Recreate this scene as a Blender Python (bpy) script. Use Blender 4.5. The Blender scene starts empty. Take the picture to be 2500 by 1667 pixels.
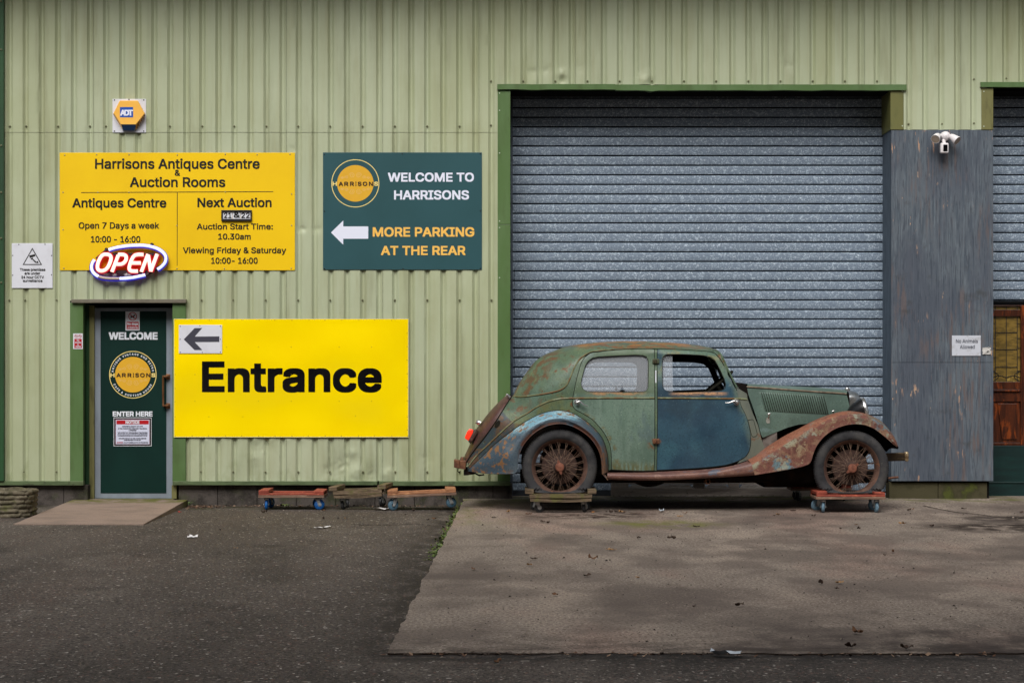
import bpy, bmesh, math, random, os
from mathutils import Vector, Matrix, noise as mnoise
from mathutils.geometry import delaunay_2d_cdt
R = math.radians
random.seed(7)
sc = bpy.context.scene
COL = sc.collection
# ---------------------------------------------------------------- camera, world, sun, exposure
F, CX, CY, H, D = 4935.0, 1250.0, 888.0, 1.43, 21.0      # focal length in photo pixels, principal column, horizon row, eye height, metres to the wall
cam = bpy.data.cameras.new('camera')
camo = bpy.data.objects.new('camera', cam)
COL.objects.link(camo)
camo.location = (0, -D, H)
camo.rotation_euler = (R(90), 0, 0)
cam.sensor_width = 36
cam.lens = F / 2500 * 36
cam.shift_y = (CY - 833.5) / 2500
cam.clip_end = 500
sc.camera = camo
world = bpy.data.worlds.new('World')
sc.world = world
world.use_nodes = True
wn, wl = world.node_tree.nodes, world.node_tree.links
sky = wn.new('ShaderNodeTexSky')
sky.sky_type = 'NISHITA'
sky.sun_disc = False
SUN_EL, SUN_AZ = R(47), R(192)
sky.sun_elevation = SUN_EL
sky.sun_rotation = SUN_AZ
sky.dust_density = 4
hsv = wn.new('ShaderNodeHueSaturation')
hsv.inputs['Saturation'].default_value = 0.35
wl.new(sky.outputs[0], hsv.inputs['Color'])
wl.new(hsv.outputs[0], wn['Background'].inputs[0])
wn['Background'].inputs[1].default_value = 0.06
sl = bpy.data.lights.new('sun', 'SUN')
sl.energy = 2.4
sl.angle = R(42)
sl.color = (1, .97, .93)
so = bpy.data.objects.new('sun', sl)
COL.objects.link(so)
so.rotation_euler = Vector((-math.sin(SUN_AZ) * math.cos(SUN_EL), -math.cos(SUN_AZ) * math.cos(SUN_EL), -math.sin(SUN_EL))).to_track_quat('-Z', 'Y').to_euler()
sc.view_settings.view_transform = 'Standard'
sc.view_settings.look = 'None'
sc.view_settings.exposure = 0.53
sc.view_settings.gamma = 1


# ---------------------------------------------------------------- helpers
def P(u, v, Y=0.0):
    "the point at depth Y that the photograph shows at pixel u, v"
    s = (Y + D) / F
    return Vector(((u - CX) * s, Y, H - (v - CY) * s))


def PX(u, Y=0.0): return (u - CX) * (Y + D) / F
def PZ(v, Y=0.0): return H - (v - CY) * (Y + D) / F


def lin(c):
    c = c / 255
    return c / 12.92 if c <= .04045 else ((c + .055) / 1.055) ** 2.4


def C(r, g, b, k=1.0): return (lin(r) * k, lin(g) * k, lin(b) * k, 1)


class NT:
    def __init__(s, m):
        s.t = m.node_tree
        s.n, s.l = s.t.nodes, s.t.links
        s.pos = s.n.new('ShaderNodeNewGeometry').outputs['Position']
        s.sep = None

    def new(s, kind, **kw):
        x = s.n.new('ShaderNode' + kind)
        for k, v in kw.items(): setattr(x, k, v)
        return x

    def put(s, sock, v):
        if isinstance(v, bpy.types.NodeSocket): s.l.new(v, sock)
        else: sock.default_value = v

    def math(s, op, a, b=0.0, clamp=False):
        x = s.new('Math', operation=op, use_clamp=clamp)
        s.put(x.inputs[0], a)
        s.put(x.inputs[1], b)
        return x.outputs[0]

    def ramp(s, v, a, b, lo=0.0, hi=1.0):
        x = s.new('MapRange', interpolation_type='SMOOTHSTEP')
        s.put(x.inputs[0], v)
        if a > b: a, b, lo, hi = b, a, hi, lo
        for i, q in enumerate((a, b, lo, hi)): x.inputs[i + 1].default_value = q
        return x.outputs[0]

    def axis(s, k):
        if s.sep is None:
            s.sep = s.new('SeparateXYZ')
            s.l.new(s.pos, s.sep.inputs[0])
        return s.sep.outputs['xyz'.index(k)]

    def vec(s, sc):
        x = s.new('VectorMath', operation='MULTIPLY')
        s.l.new(s.pos, x.inputs[0])
        x.inputs[1].default_value = sc if hasattr(sc, '__len__') else (sc, sc, sc)
        return x.outputs[0]

    def noise(s, sc, detail=4, rough=.55, kind='noise', dist=0.0):
        if kind == 'cell':
            x = s.new('TexVoronoi')
            x.inputs['Scale'].default_value = 1
            s.l.new(s.vec(sc), x.inputs['Vector'])
            y = s.new('SeparateColor')
            s.l.new(x.outputs['Color'], y.inputs[0])
            return y.outputs[0]
        if kind == 'crack':
            x = s.new('TexVoronoi', feature='DISTANCE_TO_EDGE')
            x.inputs['Scale'].default_value = 1
            s.l.new(s.vec(sc), x.inputs['Vector'])
            return x.outputs[0]
        x = s.new('TexNoise')
        x.inputs['Scale'].default_value = 1
        x.inputs['Detail'].default_value = detail
        x.inputs['Roughness'].default_value = rough
        x.inputs['Distortion'].default_value = dist
        s.l.new(s.vec(sc), x.inputs['Vector'])
        return x.outputs['Fac']

    def mask(s, m):
        k = m[0]
        if k in 'xyz': return s.ramp(s.axis(k), m[1], m[2])
        if k == 'r':      # distance from a point in the plane of the wall
            dx = s.math('SUBTRACT', s.axis('x'), m[1])
            dz = s.math('SUBTRACT', s.axis('z'), m[2])
            q = s.math('SQRT', s.math('ADD', s.math('MULTIPLY', dx, dx), s.math('MULTIPLY', dz, dz)))
            return s.ramp(q, m[3], m[4])
        if k == 'g':      # distance from a point on the ground, stretched in x
            dx = s.math('MULTIPLY', s.math('SUBTRACT', s.axis('x'), m[1]), m[5])
            dy = s.math('SUBTRACT', s.axis('y'), m[2])
            q = s.math('SQRT', s.math('ADD', s.math('MULTIPLY', dx, dx), s.math('MULTIPLY', dy, dy)))
            return s.ramp(q, m[3], m[4])
        if k == 'n': return s.ramp(s.noise(m[1], 4), m[2], m[3])
        if k == 'l':      # signed distance from the line through two points of the x-z plane
            (x0, z0), (x1, z1) = m[1], m[2]
            n = math.hypot(x1 - x0, z1 - z0)
            a, b = (z1 - z0) / n, -(x1 - x0) / n
            q = s.math('ADD', s.math('MULTIPLY', s.axis('x'), a), s.math('MULTIPLY', s.axis('z'), b))
            return s.ramp(s.math('SUBTRACT', q, a * x0 + b * z0), m[3], m[4])


def L(c, scale=None, t=(.45, .6), a=1.0, m=(), detail=5, rough=.6, kind='noise', dist=0.0):
    return dict(c=c, scale=scale, t=t, a=a, m=m, detail=detail, rough=rough, kind=kind, dist=dist)


def mat(name, base, layers=(), rough=.6, metal=0.0, bump=(), spec=.4, emit=None, rvar=None, coat=0.0):
    m = bpy.data.materials.new(name)
    m.use_nodes = True
    T = NT(m)
    b = T.n['Principled BSDF']
    col = None
    for l in layers:
        f = None
        if l['scale'] is not None:
            f = T.ramp(T.noise(l['scale'], l['detail'], l['rough'], l['kind'], l['dist']), *l['t'])
        for q in l['m']:
            k = T.mask(q)
            f = k if f is None else T.math('MULTIPLY', f, k)
        if l['a'] != 1.0: f = T.math('MULTIPLY', f, l['a'])
        x = T.new('Mix', data_type='RGBA')
        T.put(x.inputs[0], f)
        T.put(x.inputs[6], base if col is None else col)
        T.put(x.inputs[7], l['c'])
        col = x.outputs[2]
    T.put(b.inputs['Base Color'], base if col is None else col)
    b.inputs['Roughness'].default_value = rough
    if rvar:
        T.put(b.inputs['Roughness'], T.ramp(T.noise(rvar[0]), .35, .65, rvar[1], rvar[2]))
    b.inputs['Metallic'].default_value = metal
    b.inputs['Specular IOR Level'].default_value = spec
    b.inputs['Coat Weight'].default_value = coat
    nrm = None
    for sc_, st, dist, *dt in bump:
        x = T.new('Bump')
        x.inputs['Strength'].default_value = st
        x.inputs['Distance'].default_value = dist
        T.put(x.inputs['Height'], T.noise(sc_, dt[0] if dt else 5))
        if nrm: T.l.new(nrm, x.inputs['Normal'])
        nrm = x.outputs[0]
    if nrm: T.l.new(nrm, b.inputs['Normal'])
    if emit:
        b.inputs['Emission Color'].default_value = emit[0]
        b.inputs['Emission Strength'].default_value = emit[1]
    return m


class MB:
    "collects shapes, builds them as one mesh"
    def __init__(s): s.v, s.f, s.k = [], [], []

    def add(s, vs, fs, k=0):
        o = len(s.v)
        s.v += [Vector(q) for q in vs]
        s.f += [tuple(i + o for i in f) for f in fs]
        s.k += [k] * len(fs)
        return s

    def box(s, x0, x1, y0, y1, z0, z1, k=0, rot=None, at=None):
        vs = [Vector((x, y, z)) for z in (z0, z1) for y in (y0, y1) for x in (x0, x1)]
        if rot:
            c = Vector(at) if at else sum(vs, Vector()) / 8
            vs = [c + rot @ (q - c) for q in vs]
        return s.add(vs, [(0, 2, 3, 1), (4, 5, 7, 6), (0, 1, 5, 4), (2, 6, 7, 3), (0, 4, 6, 2), (1, 3, 7, 5)], k)

    def pbox(s, u0, u1, v0, v1, Y0, Y1, k=0):
        "box whose front face (depth Y0) covers the pixel rectangle"
        return s.box(PX(u0, Y0), PX(u1, Y0), Y0, Y1, PZ(v1, Y0), PZ(v0, Y0), k)

    def prism(s, poly, y0, y1, k=0):
        "poly: (x, z) outline, extruded from y0 (front) to y1"
        n = len(poly)
        a = sum(poly[i][0] * poly[(i + 1) % n][1] - poly[(i + 1) % n][0] * poly[i][1] for i in range(n))
        if a < 0: poly = poly[::-1]
        vs = [(x, y0, z) for x, z in poly] + [(x, y1, z) for x, z in poly]
        fs = [tuple(range(n)), tuple(range(2 * n - 1, n - 1, -1))] + [(i, i + n, (i + 1) % n + n, (i + 1) % n) for i in range(n)]
        return s.add(vs, fs, k)

    def pprism(s, poly, Y0, Y1, k=0):
        return s.prism([(PX(u, Y0), PZ(v, Y0)) for u, v in poly], Y0, Y1, k)

    def grid(s, rows, k=0, closed=False):
        m = len(rows[0])
        vs = [q for r in rows for q in r]
        fs = []
        for i in range(len(rows) - 1):
            for j in range(m if closed else m - 1):
                j2 = (j + 1) % m
                fs.append((i * m + j, i * m + j2, (i + 1) * m + j2, (i + 1) * m + j))
        return s.add(vs, fs, k)

    def tube(s, path, r, n=8, k=0, closed=False, caps=True):
        path = [Vector(p) for p in path]
        m = len(path)
        rows = []
        up = None
        for i, p in enumerate(path):
            if closed: t = path[(i + 1) % m] - path[i - 1]
            else: t = path[min(i + 1, m - 1)] - path[max(i - 1, 0)]
            t.normalize()
            if up is None:
                up = Vector((0, 1, 0)) if abs(t.y) < .9 else Vector((1, 0, 0))
            a = t.cross(up)
            if a.length < 1e-6: a = t.orthogonal()
            a.normalize()
            b = a.cross(t).normalized()
            up = b
            rr = r[i] if hasattr(r, '__len__') else r
            rows.append([p + a * math.cos(2 * math.pi * j / n) * rr + b * math.sin(2 * math.pi * j / n) * rr for j in range(n)])
        if closed: rows.append(rows[0])
        o = len(s.v)
        s.grid(rows, k, True)
        if caps and not closed:
            s.f += [tuple(range(o, o + n)), tuple(range(o + (m - 1) * n + n - 1, o + (m - 1) * n - 1, -1))]
            s.k += [k, k]
        return s

    def lathe(s, prof, c, ax, n=32, k=0, a0=0.0, a1=2 * math.pi):
        "prof: (radius, distance along the axis)"
        ax = Vector(ax).normalized()
        e1 = ax.orthogonal().normalized() if abs(ax.y) < .99 else Vector((1, 0, 0))
        e2 = ax.cross(e1)
        c = Vector(c)
        full = abs(a1 - a0 - 2 * math.pi) < 1e-6
        m = n if full else n + 1
        rows = [[c + ax * h + (e1 * math.cos(a0 + (a1 - a0) * j / n) + e2 * math.sin(a0 + (a1 - a0) * j / n)) * r for j in range(m)] for r, h in prof]
        return s.grid(rows, k, full)

    def mirror(s, yc):
        n = len(s.v)
        s.v += [Vector((q.x, 2 * yc - q.y, q.z)) for q in s.v]
        s.f += [tuple(i + n for i in reversed(f)) for f in s.f]
        s.k += s.k[:]
        return s

    def join(s, o, k=0): return s.add(o.v, o.f, k)

    def build(s, name, mats, parent=None, smooth=None, bevel=0.0, local=False, weld=False, seg=2):
        me = bpy.data.meshes.new(name)
        off = Vector()
        if parent is not None and not local:
            q = parent
            while q:
                off += Vector(q.location)
                q = q.parent
        me.from_pydata([tuple(q - off) for q in s.v], [], s.f)
        mats = mats if isinstance(mats, (list, tuple)) else [mats]
        for m in mats: me.materials.append(m)
        me.polygons.foreach_set('material_index', s.k)
        if weld or bevel:
            bm = bmesh.new()
            bm.from_mesh(me)
            if weld: bmesh.ops.remove_doubles(bm, verts=bm.verts, dist=weld if weld is not True else 1e-4)
            if bevel:
                es = [e for e in bm.edges if len(e.link_faces) == 2 and e.calc_face_angle(0) > R(35)]
                bmesh.ops.bevel(bm, geom=es, offset=bevel, segments=seg, profile=.5, affect='EDGES', clamp_overlap=True)
            bm.to_mesh(me)
            bm.free()
        o = bpy.data.objects.new(name, me)
        COL.objects.link(o)
        if parent is not None: o.parent = parent
        if smooth is not None:
            me.shade_smooth()
            if smooth < 180:
                try: me.set_sharp_from_angle(angle=R(smooth))
                except Exception: pass
        me.update()
        return o


def tag(o, label=None, cat=None, group=None, kind=None):
    if label: o['label'] = label
    if cat: o['category'] = cat
    if group: o['group'] = group
    if kind: o['kind'] = kind
    return o


def thing(name, label, cat, loc=(0, 0, 0), rot=(0, 0, 0), group=None):
    o = bpy.data.objects.new(name, None)
    o.empty_display_size = .1
    COL.objects.link(o)
    o.location = loc
    o.rotation_euler = rot
    return tag(o, label, cat, group)


def spline(pts, n=None, step=None, closed=False):
    "smooth curve through 2-d or 3-d points, evenly resampled"
    q = [Vector(p) for p in pts]
    m = len(q)
    fine = []
    for i in range(m if closed else m - 1):
        if closed: a, b, c, d = q[i - 1], q[i], q[(i + 1) % m], q[(i + 2) % m]
        else: a, b, c, d = q[max(i - 1, 0)], q[i], q[i + 1], q[min(i + 2, m - 1)]
        for j in range(8):
            t = j / 8
            fine.append(.5 * (2 * b + (c - a) * t + (2 * a - 5 * b + 4 * c - d) * t * t + (3 * b - a - 3 * c + d) * t ** 3))
    fine.append(q[0] if closed else q[-1])
    return resample(fine, n, step, closed)


def resample(pts, n=None, step=None, closed=False):
    q = [Vector(p) for p in pts]
    cum = [0.0]
    for a, b in zip(q, q[1:]): cum.append(cum[-1] + (b - a).length)
    if n is None: n = max(2, int(round(cum[-1] / step)) + 1)
    out, i = [], 0
    for j in range(n):
        d = cum[-1] * j / (n if closed else n - 1)
        while i < len(q) - 2 and cum[i + 1] < d: i += 1
        w = (d - cum[i]) / max(1e-9, cum[i + 1] - cum[i])
        out.append(q[i].lerp(q[i + 1], w))
    return out


def inside(p, poly):
    x, y = p
    r = False
    for i in range(len(poly)):
        x0, y0 = poly[i - 1]
        x1, y1 = poly[i]
        if (y0 > y) != (y1 > y) and x < (x1 - x0) * (y - y0) / (y1 - y0) + x0: r = not r
    return r


def seg_dist(p, line):
    best = 1e9
    for a, b in zip(line, line[1:]):
        ab = b - a
        t = max(0, min(1, (p - a).dot(ab) / max(1e-9, ab.length_squared)))
        best = min(best, (p - a - ab * t).length_squared)
    return math.sqrt(best)


def panel(outline, holes, fun, step=8.0, extra=(), edge=5.0):
    "triangulated pixel polygon laid on the depth function fun(u, v)"
    outs = [resample([Vector(p) for p in outline] + [Vector(outline[0])], None, edge, True)]
    for h in holes: outs.append(resample([Vector(p) for p in h] + [Vector(h[0])], None, edge, True))
    vs, es = [], []
    for ring in outs:
        o = len(vs)
        vs += ring
        es += [(o + i, o + (i + 1) % len(ring)) for i in range(len(ring))]
    rings = [[tuple(p) for p in r] for r in outs]
    us = [p[0] for p in rings[0]]
    ws = [p[1] for p in rings[0]]
    cand = []
    y, row = min(ws), 0
    while y < max(ws):
        x = min(us) + (step / 2 if row % 2 else 0)
        while x < max(us):
            cand.append((x, y))
            x += step
        y += step * .87
        row += 1
    bound = vs[:]
    for p in list(extra) + cand:
        p = (p[0], p[1])
        if inside(p, rings[0]) and not any(inside(p, r) for r in rings[1:]):
            q = Vector(p)
            if min((q - b).length_squared for b in bound) > 5.0: vs.append(q)
    ov, oe, of = delaunay_2d_cdt([Vector((q[0], q[1])) for q in vs], es, [], 0, 1e-5)[:3]
    mb = MB()
    fs = []
    for f in of:
        c = sum((ov[i] for i in f), Vector((0, 0))) / len(f)
        if inside(tuple(c), rings[0]) and not any(inside(tuple(c), r) for r in rings[1:]): fs.append(tuple(reversed(f)))
    pts = [P(q[0], q[1], fun(q[0], q[1])) for q in ov]
    # face the viewer
    if fs:
        a, b, c = (pts[i] for i in fs[0][:3])
        if (b - a).cross(c - a).y > 0: fs = [tuple(reversed(f)) for f in fs]
    mb.add(pts, fs)
    return mb


try:
    FONT = bpy.data.fonts.load(os.path.join(bpy.utils.system_resource('DATAFILES'), 'fonts', 'Inter.woff2'))
except Exception:
    FONT = None
_tcache = {}


def glyphs(body):
    "triangles of a line of writing, baseline at 0, unit size"
    if body in _tcache: return _tcache[body]
    cu = bpy.data.curves.new('t', 'FONT')
    cu.body = body
    cu.resolution_u = 4
    cu.size = 50
    cu.fill_mode = 'NONE'
    if FONT: cu.font = FONT
    o = bpy.data.objects.new('t', cu)
    COL.objects.link(o)
    bpy.context.view_layer.update()
    me = bpy.data.meshes.new_from_object(o)
    co = [(q.co.x / 50, q.co.y / 50) for q in me.vertices]
    nb = {}
    for e in me.edges:
        a, b = e.vertices
        nb.setdefault(a, []).append(b)
        nb.setdefault(b, []).append(a)
    bpy.data.objects.remove(o)
    bpy.data.meshes.remove(me)
    bpy.data.curves.remove(cu)
    loops, seen = [], set()
    for i in range(len(co)):
        if i in seen or i not in nb: continue
        lp, c = [i], max(nb[i]) if len(nb[i]) < 2 or i + 1 not in nb[i] else i + 1
        seen.add(i)
        while c not in seen:
            lp.append(c)
            seen.add(c)
            n = [q for q in nb[c] if q not in seen]
            if not n: break
            c = n[0]
        if len(lp) > 2: loops.append([co[k] for k in lp])
    box = [(min(p[0] for p in l), max(p[0] for p in l), min(p[1] for p in l), max(p[1] for p in l)) for l in loops]
    vs, es = [], []
    for l in loops:
        k = len(vs)
        vs += [Vector(p) for p in l]
        es += [(k + i, k + (i + 1) % len(l)) for i in range(len(l))]
    ov, _, of = delaunay_2d_cdt(vs, es, [], 0, 1e-6)[:3]
    fs = []
    for f in of:
        x, y = (sum(ov[i][k] for i in f) / len(f) for k in (0, 1))
        w = 0
        for l, (a, b, c, d) in zip(loops, box):
            if not (a < x < b and c < y < d): continue
            for i in range(len(l)):
                (x0, y0), (x1, y1) = l[i - 1], l[i]
                if (y0 > y) != (y1 > y) and x < (x1 - x0) * (y - y0) / (y1 - y0) + x0: w += 1 if y1 > y0 else -1
        if w: fs.append(tuple(f))
    _tcache[body] = ([tuple(q) for q in ov], fs)
    return _tcache[body]


CAP = max(q[1] for q in glyphs('H')[0])


def text(mb, body, u0, u1, vb, cap, Y, bold=0.0, k=0, shear=0.0):
    "line of writing from column u0 to u1, baseline row vb, capitals cap pixels high; bold: stroke growth in pixels"
    vs, fs = glyphs(body)
    x0, x1 = min(q[0] for q in vs), max(q[0] for q in vs)
    sx, sy = (u1 - u0 - 2 * bold) / (x1 - x0), (cap - 2 * bold) / CAP
    offs = [(0, 0)]
    if bold: offs += [(bold * i, bold * j) for i in (-1, 0, 1) for j in (-1, 0, 1) if i or j] + ([(k_ * bold * math.cos(i * math.pi / 8), k_ * bold * math.sin(i * math.pi / 8)) for k_ in (1, .5) for i in range(16)] if bold > 2 else [])
    for i, (dx, dy) in enumerate(offs):
        y = Y - (.0003 if bold < 2 else .0001) * i
        mb.add([P(u0 + bold + (q[0] - x0) * sx + dx + shear * q[1] * sy, vb - bold - q[1] * sy + dy, y) for q in vs], [tuple(f) for f in fs], k)
    return mb


def arc_text(mb, body, uc, vc, r, a_mid, cap, Y, bold=.3, spread=1.0, flip=False, k=0):
    "writing round a circle; a_mid in degrees clockwise from the top"
    sy = (cap - 2 * bold) / CAP
    adv = []
    for ch in body:
        if ch == ' ': adv.append(.30)
        else:
            vs, _ = glyphs(ch)
            adv.append(max(q[0] for q in vs) - min(q[0] for q in vs) + .16)
    tot = sum(adv) * sy * spread
    pos = -tot / 2
    for ch, w in zip(body, adv):
        w *= sy * spread
        if ch != ' ':
            vs, fs = glyphs(ch)
            xm = (max(q[0] for q in vs) + min(q[0] for q in vs)) / 2
            th = R(a_mid) + (pos + w / 2) / r * (-1 if flip else 1)
            offs = [(0, 0), (bold, 0), (-bold, 0), (0, bold), (0, -bold)]
            for i, (dx, dy) in enumerate(offs):
                pts = []
                for q in vs:
                    lx, ly = (q[0] - xm) * sy + dx, q[1] * sy + dy
                    if flip: rr, off = r + cap / 2 - ly, -lx
                    else: rr, off = r - cap / 2 + ly, lx
                    c_, s_ = math.cos(th), math.sin(th)
                    pts.append(P(uc + rr * s_ + off * c_, vc - rr * c_ + off * s_, Y - .00012 * i))
                mb.add(pts, fs, k)
        pos += w


def ring(mb, uc, vc, r0, r1, Y, n=64, k=0):
    rows = [[P(uc + r * math.sin(2 * math.pi * i / n), vc - r * math.cos(2 * math.pi * i / n), Y) for i in range(n)] for r in (r0, r1)]
    mb.grid(rows, k, True)


def disc(mb, uc, vc, r, Y, n=64, k=0):
    mb.add([P(uc + r * math.sin(2 * math.pi * i / n), vc - r * math.cos(2 * math.pi * i / n), Y) for i in range(n)], [tuple(range(n))], k)


def poly(mb, pts, Y, k=0):
    mb.add([P(u, v, Y) for u, v in pts], [tuple(range(len(pts)))], k)


def ribbon(mb, pts, w, Y, k=0):
    q = [Vector(p) for p in pts]
    a, b = [], []
    for i, p in enumerate(q):
        t = q[min(i + 1, len(q) - 1)] - q[max(i - 1, 0)]
        n = Vector((-t.y, t.x)).normalized() * w / 2
        a.append(P(*(p + n), Y))
        b.append(P(*(p - n), Y))
    mb.grid([a, b], k)


class screws:
    "one screw head, copied to every place"
    def __init__(s, pts, Y, r=.006): s.pts, s.Y, s.r = pts, Y, r

    def build(s, name, m, parent):
        mb = MB().lathe([(s.r, 0), (s.r, s.r * .4), (s.r * .6, s.r * .8), (.0004, s.r * .9)], (0, 0, 0), (0, -1, 0), 8)
        o = mb.build(name, m, None)
        spots(o, [P(u, v, s.Y) for u, v in s.pts], parent)


def spots(o, places, parent):
    base = Vector()
    q = parent
    while q:
        base += Vector(q.location)
        q = q.parent
    for i, p in enumerate(places):
        c = o if i == 0 else o.copy()
        if i: COL.objects.link(c)
        c.parent = parent
        c.location = p - base


def lines(parent, m, rows, Y, k=1.0):
    "each line of writing is a part of its own"
    for r in rows:
        mb = MB()
        text(mb, *r[:5], Y, r[5] * k)
        mb.build('lettering', m, parent)


# ---------------------------------------------------------------- materials of the place
clad_m = mat('green_cladding_paint', C(170, 178, 148), [
    L(C(162, 168, 128), (.95, .01, .001), (.3, .7), .45, kind='cell'),
    L(C(128, 130, 100), (5, 5, .5), (.50, .68), .45, detail=6),
    L(C(150, 150, 112), (9, 9, .7), (.42, .75), .45),
    L(C(188, 196, 168), (1.2, 1.2, .9), (.4, .7), .4),
    L(C(128, 126, 92), (30, 30, 1.6), (.62, .8), .35),
    L(C(96, 92, 66), (14, 14, 14), (.72, .8), .35),
    L(C(120, 128, 84), (5, 5, 3), (.5, .7), .45, [('z', .75, .2)])], rough=.52, bump=[((3, 3, 1.6), .12, .02)])
green_m = mat('dark_green_flashing', C(80, 108, 60), [
    L(C(94, 120, 78), (3, 3, .8), (.4, .65), .6), L(C(66, 82, 40), (8, 8, 2), (.5, .75), .5),
    L(C(60, 66, 36), (1.5, 1.5, 2), (.45, .7), .5, [('z', .9, .2)])], rough=.45, bump=[((6, 6, 2), .15, .01)])
olive_m = mat('olive_frame_paint', C(112, 110, 66), [L(C(70, 68, 36), (14, 14, 3), (.5, .7), .6)], rough=.6)
bottle_m = mat('deep_green_flashing', C(40, 76, 44), [L(C(28, 52, 34), (4, 4, 1), (.4, .7), .7)], rough=.5)
taupe_m = mat('taupe_trim', C(112, 106, 92), [L(C(82, 78, 66), (7, 7, 20), (.45, .7), .6)], rough=.5)
block_m = mat('block_plinth', C(84, 78, 74), [
    L(C(46, 43, 40), (5, 5, 5), (.4, .65), .8), L(C(105, 99, 92), (60, 60, 60), (.5, .75), .5),
    L(C(62, 72, 34), (4, 4, 4), (.5, .68), .6, [('z', .22, -.03)])], rough=.95, bump=[((80, 80, 80), .4, .006)], spec=.1)
dark_m = mat('dark_interior', C(20, 19, 18), rough=.95, spec=.05)
galv_m = mat('galvanised_slats', C(119, 134, 150), [
    L(C(98, 112, 128), (7, 7, .45), (.52, .74), .5, detail=6),
    L(C(120, 136, 154), (1.2, 1.2, 10), (.4, .65), .7),
    L(C(104, 118, 136), (44, 44, 52), (.48, .58), .7, detail=4, dist=.6),
    L(C(180, 196, 211), (40, 40, 46), (.545, .61), .75, detail=4, dist=1.0),
    L(C(212, 224, 234), (70, 70, 70), (.60, .66), .7, detail=3, dist=.5)], rough=.5, metal=.15, spec=.5)
gap_m = mat('slat_joint_shade', C(14, 15, 17), rough=.9, spec=.1)  # near-black colour stands in for the shadow inside the slat grooves
ply_m = mat('weathered_blue_ply', C(93, 101, 109), [
    L(C(66, 77, 88), (30, 30, 2.6), (.44, .62), .62, detail=8),
    L(C(112, 122, 130), (50, 50, 4), (.52, .66), .6, detail=8),
    L(C(72, 78, 90), (2.0, 2.0, .8), (.42, .62), .7, detail=6),
    L(C(102, 90, 88), (24, 24, 2.2), (.48, .64), .8, [('n', (1.8, 1.8, 1.0), .45, .6)], detail=9),
    L(C(60, 66, 76), (60, 60, 5), (.54, .62), .6, detail=6),
    L(C(184, 146, 118), (30, 30, 5), (.58, .63), .85, [('n', (2.2, 2.2, 1.4), .54, .62)], detail=8),
    L(C(206, 168, 134), (13, 13, 4.0), (.62, .65), .9, [('n', (1.6, 1.6, 1.1), .55, .62)], detail=8),
    L(C(62, 60, 56), (3, 3, 4), (.58, .7), .5, detail=8)], rough=.8, bump=[((60, 60, 6), .35, .004)], spec=.2)
asphalt_m = mat('asphalt', C(78, 71, 66), [
    L(C(98, 90, 84), (.5, .16, .5), (.40, .60), .7, detail=4),
    L(C(50, 46, 44), (1.5, .45, 1), (.48, .68), .6, detail=8),
    L(C(106, 98, 91), (.42, .26, .4), (.535, .56), .5, detail=7),
    L(C(48, 43, 40), (.6, .35, .4), (.57, .60), .55, detail=8),
    L(C(84, 72, 66), (.9, .3, 1), (.52, .64), .5, detail=6),
    L(C(34, 31, 30), (70, 45, 70), (.50, .58), .75, detail=3),
    L(C(128, 120, 112), (55, 38, 55), (.60, .66), .7, detail=2),
    L(C(176, 168, 160), (30, 22, 30), (.69, .72), .8, detail=1),
    L(C(112, 84, 74), (40, 28, 40), (.67, .70), .7, detail=1),
    L(C(40, 35, 31), (7, 3, 6), (.36, .56), .85, [('x', -1.0, -.56), ('x', .2, -.2), ('y', -11.2, -10.6)], detail=7),
    L(C(32, 28, 26), (5, 9, 6), (.34, .54), .85, [('y', -11.5, -11.05), ('y', -10.6, -10.9), ('x', -.8, -.5)], detail=7),
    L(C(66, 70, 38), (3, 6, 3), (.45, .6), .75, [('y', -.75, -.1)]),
    L(C(44, 36, 30), (6, 10, 6), (.45, .6), .8, [('y', -.5, 0)])], rough=.85, bump=[((80, 60, 80), .7, .008)], spec=.25)
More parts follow.
